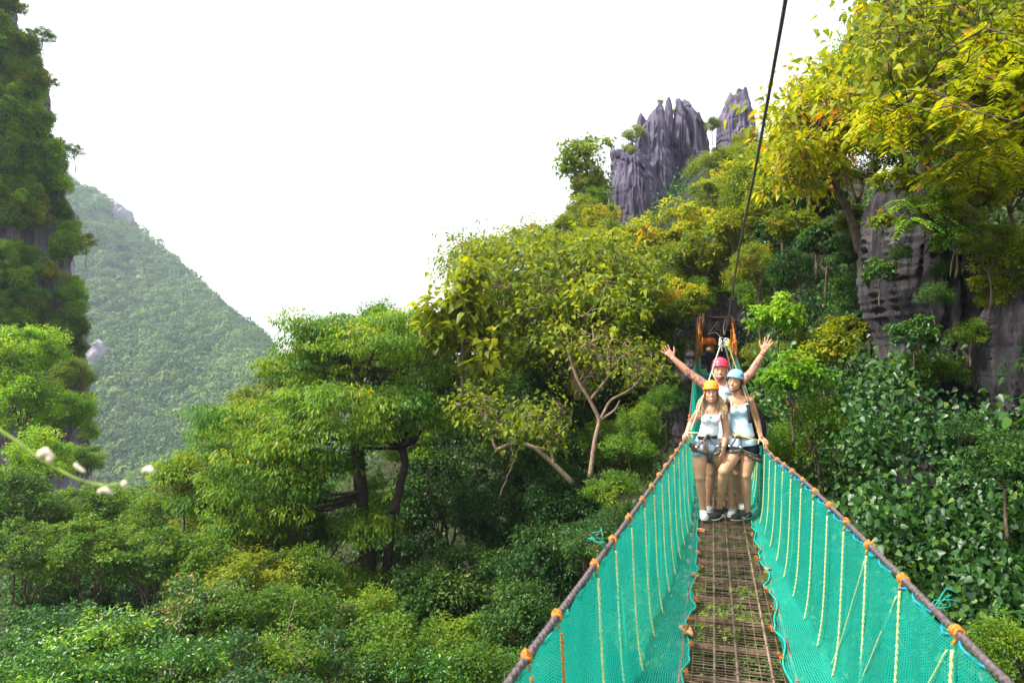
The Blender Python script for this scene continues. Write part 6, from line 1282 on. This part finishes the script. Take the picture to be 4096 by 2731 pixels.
# backpack she carries
bp = empty('backpack', f.base, f.yaw); tag(bp, 'black backpack on the back of the woman in the blue top', 'backpack')
S = Sdf((-.2, -.1, .6), (.6, .55, 1.6), .008); S.ell(L(3015, 1710, .22), (.135, .095, .235), 0); S.ell(L(3040, 1725, .24), (.07, .075, .16), .03); S.ell(L(2995, 1640, .20), (.11, .07, .10), .05); link('pack_body', S.mesh('pack_body', 2), M['pack'], bp, True)
for pts in ([(2922, 1625, -.045), (2919, 1605, .0), (2930, 1592, .08)], [(3001, 1690, -.095), (2998, 1650, -.115), (2990, 1612, -.08), (2990, 1594, .0), (2995, 1600, .12)]): mb = MB(); ribbon(mb, [L(*q) for q in pts], .040, .012); mb.build('shoulder_strap', M['web_black'], bp, False)
mb = MB(); mb.box(L(2990, 1618, -.10), (.045, .012, .03)); mb.build('buckle', M['buckle'], bp, False)

# ---------------------------------------------------------------- man behind them, arms raised
f = Figure(2896, 2050, 8.45, 'man in pink helmet and pale T-shirt behind the women, both tattooed arms raised'); L = f.L; W3 = f
shL, shR = L(2828, 1545, .0), L(2948, 1542, .0); elL, wrL = L(2756, 1492, -.02), L(2692, 1433, -.05); elR, wrR = L(3004, 1492, -.02), L(3055, 1408, -.05)
hipL, hipR = L(2858, 1782, .0), L(2920, 1782, .0); knL, anL = L(2846, 1888, .0), L(2831, 2030, .05); knR, anR = L(2950, 1885, .05), L(2964, 2012, .25)
neck = L(2882, 1545, .0); hc = L(2880, 1482, -.03)
def torso_c(S, i=0.0, k=.03):
    S.cap(L(2850, 1560, .01), L(2922, 1560, .01), .082 + i, .082 + i, k, .85); S.cap(L(2886, 1565, .01), L(2888, 1700, .0), .125 + i, .125 + i, k, .78); S.cap(L(2888, 1690, 0), L(2890, 1760, 0), .128 + i, .130 + i, k, .80)
    S.cap(L(2870, 1765, .01), L(2908, 1765, .01), .110 + i, .110 + i, k, .88); S.cap(shL, L(2870, 1560, .01), .064 + i * .6, .07 + i, k); S.cap(shR, L(2905, 1560, .01), .064 + i * .6, .07 + i, k)
S = Sdf((-.90, -.36, -.02), (.72, .46, 2.22), .006); torso_c(S); S.cap(neck - [0, 0, .04], hc + [0, .03, -.05], .066, .062, .03)
for sh_, el_, wr_ in ((shL, elL, wrL), (shR, elR, wrR)): arm(S, sh_, el_, wr_, (.060, .048, .050, .031))
leg(S, hipL, knL, anL, (.095, .062, .066, .038)); leg(S, hipR, knR, anR, (.095, .062, .066, .038), .012)
hand(S, wrL, unit(L(2668, 1404, -.06) - wrL), (.15, -1, .1), -1, curl=.05, spread=.34, sc=1.1, thumb=.2); hand(S, wrR, unit(L(3075, 1365, -.06) - wrR), (-.15, -1, .1), 1, curl=.08, spread=.32, sc=1.1, thumb=.2)
S.cap(anL, anL + [0, .0, -.05], .036, .034, .01); S.cap(anR, anR + [0, 0, -.05], .036, .034, .01)
T3, R3 = head(S, hc, yaw=.02, roll=.03, sc=1.06, jaw=1.22); me = S.mesh('body'); o = f.part('body', me, M['skin_m'])
co = np.empty(len(me.vertices) * 3, np.float32); me.vertices.foreach_get('co', co); co = co.reshape(-1, 3).astype(float); onarm = (co[:, 0] < shL[0] + .01) | (co[:, 0] > shR[0] + .03)
tv = vnoise(co * 42, 3) + .5 * vnoise(co * 85, 4); near = np.where(co[:, 0] < 0, np.linalg.norm(co - wrL, axis=1) > .06, np.linalg.norm(co - wrR, axis=1) > .08) & onarm & (co[:, 2] > 1.3)
dens = np.where(co[:, 0] < 0, np.where(co[:, 0] > elL[0] - .04, .0, .55), .38); ink = np.clip((tv - dens) * 5, 0, .72) * near; at_ = me.attributes.new('ink', 'FLOAT', 'POINT'); at_.data.foreach_set('value', ink.astype(np.float32))
face_bits(f, T3, R3, 1.06, brow='beard'); helmet(f, T3, R3, 'helmet_pink', 1.06, tilt=-.04, strapm='strap_pale')
S = Sdf(hc - .2, hc + .2, .004); S.ell(T3(0, -.040, -.078), np.array([.055, .048, .038]) * 1.06, 0); S.cap(T3(-.066, -.01, -.02), T3(-.055, -.02, -.075), .012, .016, .02); S.cap(T3(.066, -.01, -.02), T3(.055, -.02, -.075), .012, .016, .02); S.ell(T3(0, -.068, -.100), (.026, .018, .016), .02)
S.ell(T3(0, -.094, -.063), (.032, .03, .013), .006, neg=True); S.cut(T3(0, .02, -.04), (0, 1, .2)); S.cut(T3(0, 0, -.03), (0, -.3, 1)); f.part('beard', S.mesh('beard'), M['beard'])
S = Sdf((-.36, -.32, .9), (.40, .3, 1.75), .0055); torso_c(S, .010); S.cut(L(2838, 1560, 0), (-1, 0, .25)); S.cut(L(2936, 1560, 0), (1, 0, .25))
S.ell(neck + [0, -.02, .04], (.072, .075, .055), .004, neg=True); S.cut(L(2885, 1752, 0), (0, 0, -1)); tee = f.part('t_shirt', S.mesh('t_shirt', 2), M['tee'])
S = Sdf((-.36, -.32, .4), (.40, .36, 1.2), .006); S.cap(L(2870, 1765, .01), L(2908, 1765, .01), .120, .120, .03, .9); leg(S, hipL, knL, anL, (.115, .09, .05, .03)); leg(S, hipR, knR, anR, (.115, .09, .05, .03), .012); S.cut(L(2885, 1750, 0), (0, 0, 1)); S.cut(L(2885, 1846, 0), (0, 0, -1)); f.part('shorts', S.mesh('shorts', 2), M['navy_cloth'])
cu = bpy.data.curves.new('print', 'FONT'); cu.body = 'INTRO'; cu.size = .027; cu.extrude = .0012; cu.space_character = .92; cu.shear = .25; cu.offset = .0008
tmp = bpy.data.objects.new('tmp', cu); COL.objects.link(tmp); pm = bpy.data.meshes.new_from_object(tmp); bpy.data.objects.remove(tmp); pm.materials.clear()
to = link('chest_print', pm, M['ink'], tee); to.location = Vector(L(2899, 1577, -.128)); to.rotation_euler = (math.radians(86), .06, .10)
mb = MB(); mb.torus(wrR + (elR - wrR) * .10, .035, .005, wrR - elR); mb.torus(wrR + (elR - wrR) * .0, .033, .003, wrR - elR); mb.build('bracelet', M['web_black'], f.root)
mb = MB(); mb.torus(anR + [0, 0, .06], .042, .0045, (.05, 0, 1)); mb.build('anklet', M['web_black'], f.root)
shoe(f, L(2834, 2046, .10), L(2838, 2052, -.14), .075, 'grey_shoe', 'sole'); shoe(f, L(2966, 2030, .33), L(2972, 2040, .10), .075, 'shoe_white', 'sole')

# ---------------------------------------------------------------- guide by the far gate
gf = P(2838, 1504, 28.6)
f = Figure(2838, 1504, 28.6, 'guide in an orange T-shirt standing at the far gate, arms folded and looking down'); L = f.L
hc = L(2836, 1333, -.05); S = Sdf((-.5, -.4, -.05), (.5, .4, 2.0), .011)
z = hc[2]; x = hc[0]
S.cap((x + .02, 0, z - .33), (x + .06, .02, z - .70), .14, .12, .04, .75); S.cap((x - .16, 0, z - .26), (x + .18, 0, z - .26), .06, .06, .05); S.cap((x + .0, 0, z - .8), (x + .12, 0, z - .8), .12, .12, .05)
S.cap((x - .17, 0, z - .27), (x - .20, -.03, z - .50), .048, .04, .02); S.cap((x - .20, -.03, z - .50), (x + .06, -.19, z - .46), .04, .028, .01); S.cap((x + .20, 0, z - .27), (x + .26, -.03, z - .52), .048, .04, .02); S.cap((x + .26, -.03, z - .52), (x + .12, -.19, z - .43), .04, .028, .01)
hand(S, (x + .06, -.19, z - .46), (1, 0, .25), (0, 1, 0), 1, .3, .1, 1.0, k=.008); hand(S, (x + .12, -.19, z - .43), (-1, 0, .1), (0, 1, 0), 1, .3, .1, 1.0, k=.008)
leg(S, (x - .01, 0, z - .82), (x - .03, -.02, z - 1.15), (x - .02, .02, .08)); leg(S, (x + .13, 0, z - .82), (x + .14, -.02, z - 1.15), (x + .13, .02, .08)); S.cap((x, 0, z - .2), (x, 0, z - .05), .055, .055, .03)
T4, R4 = head(S, (x, -.03, z), yaw=.35, roll=.05); f.part('body', S.mesh('body'), M['skin_g'])
S = Sdf((-.5, -.4, .4), (.5, .4, 1.9), .010); S.cap((x + .02, 0, z - .33), (x + .06, .02, z - .70), .155, .14, .04, .8); S.cap((x - .17, 0, z - .27), (x + .18, 0, z - .27), .07, .07, .05); S.cap((x - .17, 0, z - .27), (x - .195, -.02, z - .44), .068, .065, .02); S.cap((x + .20, 0, z - .27), (x + .235, -.02, z - .44), .068, .068, .02); S.cap((x + .04, 0, z - .7), (x + .06, 0, z - .80), .14, .14, .03, .8)
S.ell((x, 0, z - .17), (.07, .08, .05), .004, neg=True); S.cut((0, 0, z - .86), (0, 0, -1)); f.part('t_shirt', S.mesh('t_shirt', 2), M['orange_cloth'])
S = Sdf((-.5, -.4, -.1), (.5, .4, 1.2), .011); leg(S, (x - .01, 0, z - .86), (x - .03, -.02, z - 1.15), (x - .02, .02, .08), (.11, .085, .08, .065)); leg(S, (x + .13, 0, z - .86), (x + .14, -.02, z - 1.15), (x + .13, .02, .08), (.11, .085, .08, .065)); S.cap((x, 0, z - .84), (x + .12, 0, z - .84), .13, .13, .04, .9); S.cut((0, 0, .06), (0, 0, -1)); f.part('trousers', S.mesh('trousers', 2), M['navy_cloth'])
S = Sdf(np.array([x, 0, z]) - .25, np.array([x, 0, z]) + .25, .008); S.ell(T4(0, .015, .05), (.088, .105, .075), 0); S.ell(T4(0, .04, .0), (.08, .075, .08), .03); S.cut(T4(0, -.06, .03), R4 @ np.array([0, -1, -.35])); f.part('hair', S.mesh('hair'), M['hair_black'])
for g in (-.02, .13): shoe(f, (x + g, .07, .02), (x + g - .01, -.18, .015), .09, 'shoe_black', 'sole')
hh = empty('spare_helmet', P(2835, 1398, 28.3), 0); tag(hh, 'yellow helmet hanging at the waist of the guide in orange', 'helmet')
class _D: pass
q_ = _D(); q_.root = hh; Th = lambda x, y, z: np.array([x, y - .0, z - .07]) * 1.18; ho = helmet(q_, Th, np.eye(3), 'helmet_yellow', 1.0)

# ---------------------------------------------------------------- carabiners and safety ropes
CB = P(2893, 1358, 8.03)
def carabiner(c, rz, label, ty=0.0):
    a = np.linspace(0, 2 * math.pi, 33); pts = []
    for t in a:
        r = .032 + .018 * math.sin(t); x = math.cos(t) * (.034 + .010 * math.sin(t)); zz = math.sin(t) * .060; pts.append([x, 0, zz])
    R = np.array(Matrix.Rotation(rz, 3, 'Z') @ Matrix.Rotation(ty, 3, 'Y')); pts = np.array(pts) @ R.T; root = empty('carabiner', c); tag(root, label, 'carabiner')
    mb = MB(); mb.tube(pts[:-1], .0062, 8); mb.tube([pts[-2], pts[0]], .0062, 8); mb.build('frame', M['steel'], root); mb = MB(); mb.tube([pts[28] * .98, pts[2] * .98, pts[4]], .0085, 8); mb.build('gate_sleeve', M['steel'], root)
carabiner(CB + Vector((-.018, 0, -.035)), .3, 'steel carabiner clipped on the overhead cable, left of the pair', .15); carabiner(CB + Vector((.045, .01, -.045)), -.4, 'steel carabiner clipped on the overhead cable, right of the pair', -.12)
def lanyard(name, p0, p1, r, mat, label, kmat, kp, sag=0.02):
    root = empty(name, p0); tag(root, label, 'rope'); p0 = np.array(p0); p1 = np.array(p1); t = np.linspace(0, 1, 40)[:, None]; c = (p1 - p0) * t + np.array([0, 0, -sag]) * np.sin(t * math.pi)
    mb = MB()
    for ph in (0, 1): mb.tube(c + np.concatenate([np.cos(t * 160 + ph * math.pi), np.sin(t * 160 + ph * math.pi), t * 0], 1) * r * .35, r * .8, 6)
    mb.build('rope', M[mat], root); mb = MB()
    for q in range(4): mb.torus(c[0] + np.array([rs.normal() * .003, 0, -.012 * q + .006]), .016, .0075, (rs.normal() * .25, rs.normal() * .3, 1), 12, 6)
    mb.torus(c[0] + np.array([0, 0, .03]), .016, .0075, (.9, .5, 0), 12, 6); mb.tube([c[0] + [0.004, 0, -.03], c[0] + [.012, -.01, -.085]], .0075, 6); mb.build('knot', M[kmat], root)
h1 = Vector(W1.root.location) + W1.Rm @ Vector(W1.L(2762, 1722, -.12)); h2 = Vector(W2.root.location) + W2.Rm @ Vector(W2.L(3046, 1752, -.12)); h3 = P(2929, 1500, 8.35)
lanyard('safety_rope', P(2883, 1376, 8.0), h1, .0085, 'rope_white', 'pale safety rope from the carabiners down to the hand of the white-top woman', 'rope_white', None, .03)
lanyard('safety_rope', P(2900, 1378, 8.04), h3, .0080, 'rope_white', 'middle safety rope running down behind the blue helmet', 'rope_white', None, .0)
lanyard('safety_rope', P(2912, 1374, 8.0), h2, .0085, 'rope_olive', 'olive safety rope crossing in front of the woman in the blue top', 'knot_green', None, .02)
# ------------------------------------------------------------------ air
bpy.context.view_layer.update()
mb = MB(); mb.box((0, 300, 100), (1700, 900, 420)); hz = mb.build('haze', None, None, False)
m = bpy.data.materials.new('haze_air'); m.use_nodes = True; n = m.node_tree; n.nodes.clear(); o = n.nodes.new('ShaderNodeOutputMaterial'); v = n.nodes.new('ShaderNodeVolumePrincipled')
v.inputs['Color'].default_value = (.74, .86, 1, 1); v.inputs['Density'].default_value = .00034; v.inputs['Anisotropy'].default_value = .3
n.links.new(v.outputs[0], o.inputs['Volume']); hz.data.materials.append(m); tag(hz, 'thin pale haze filling the valley air', 'haze', kind='stuff')
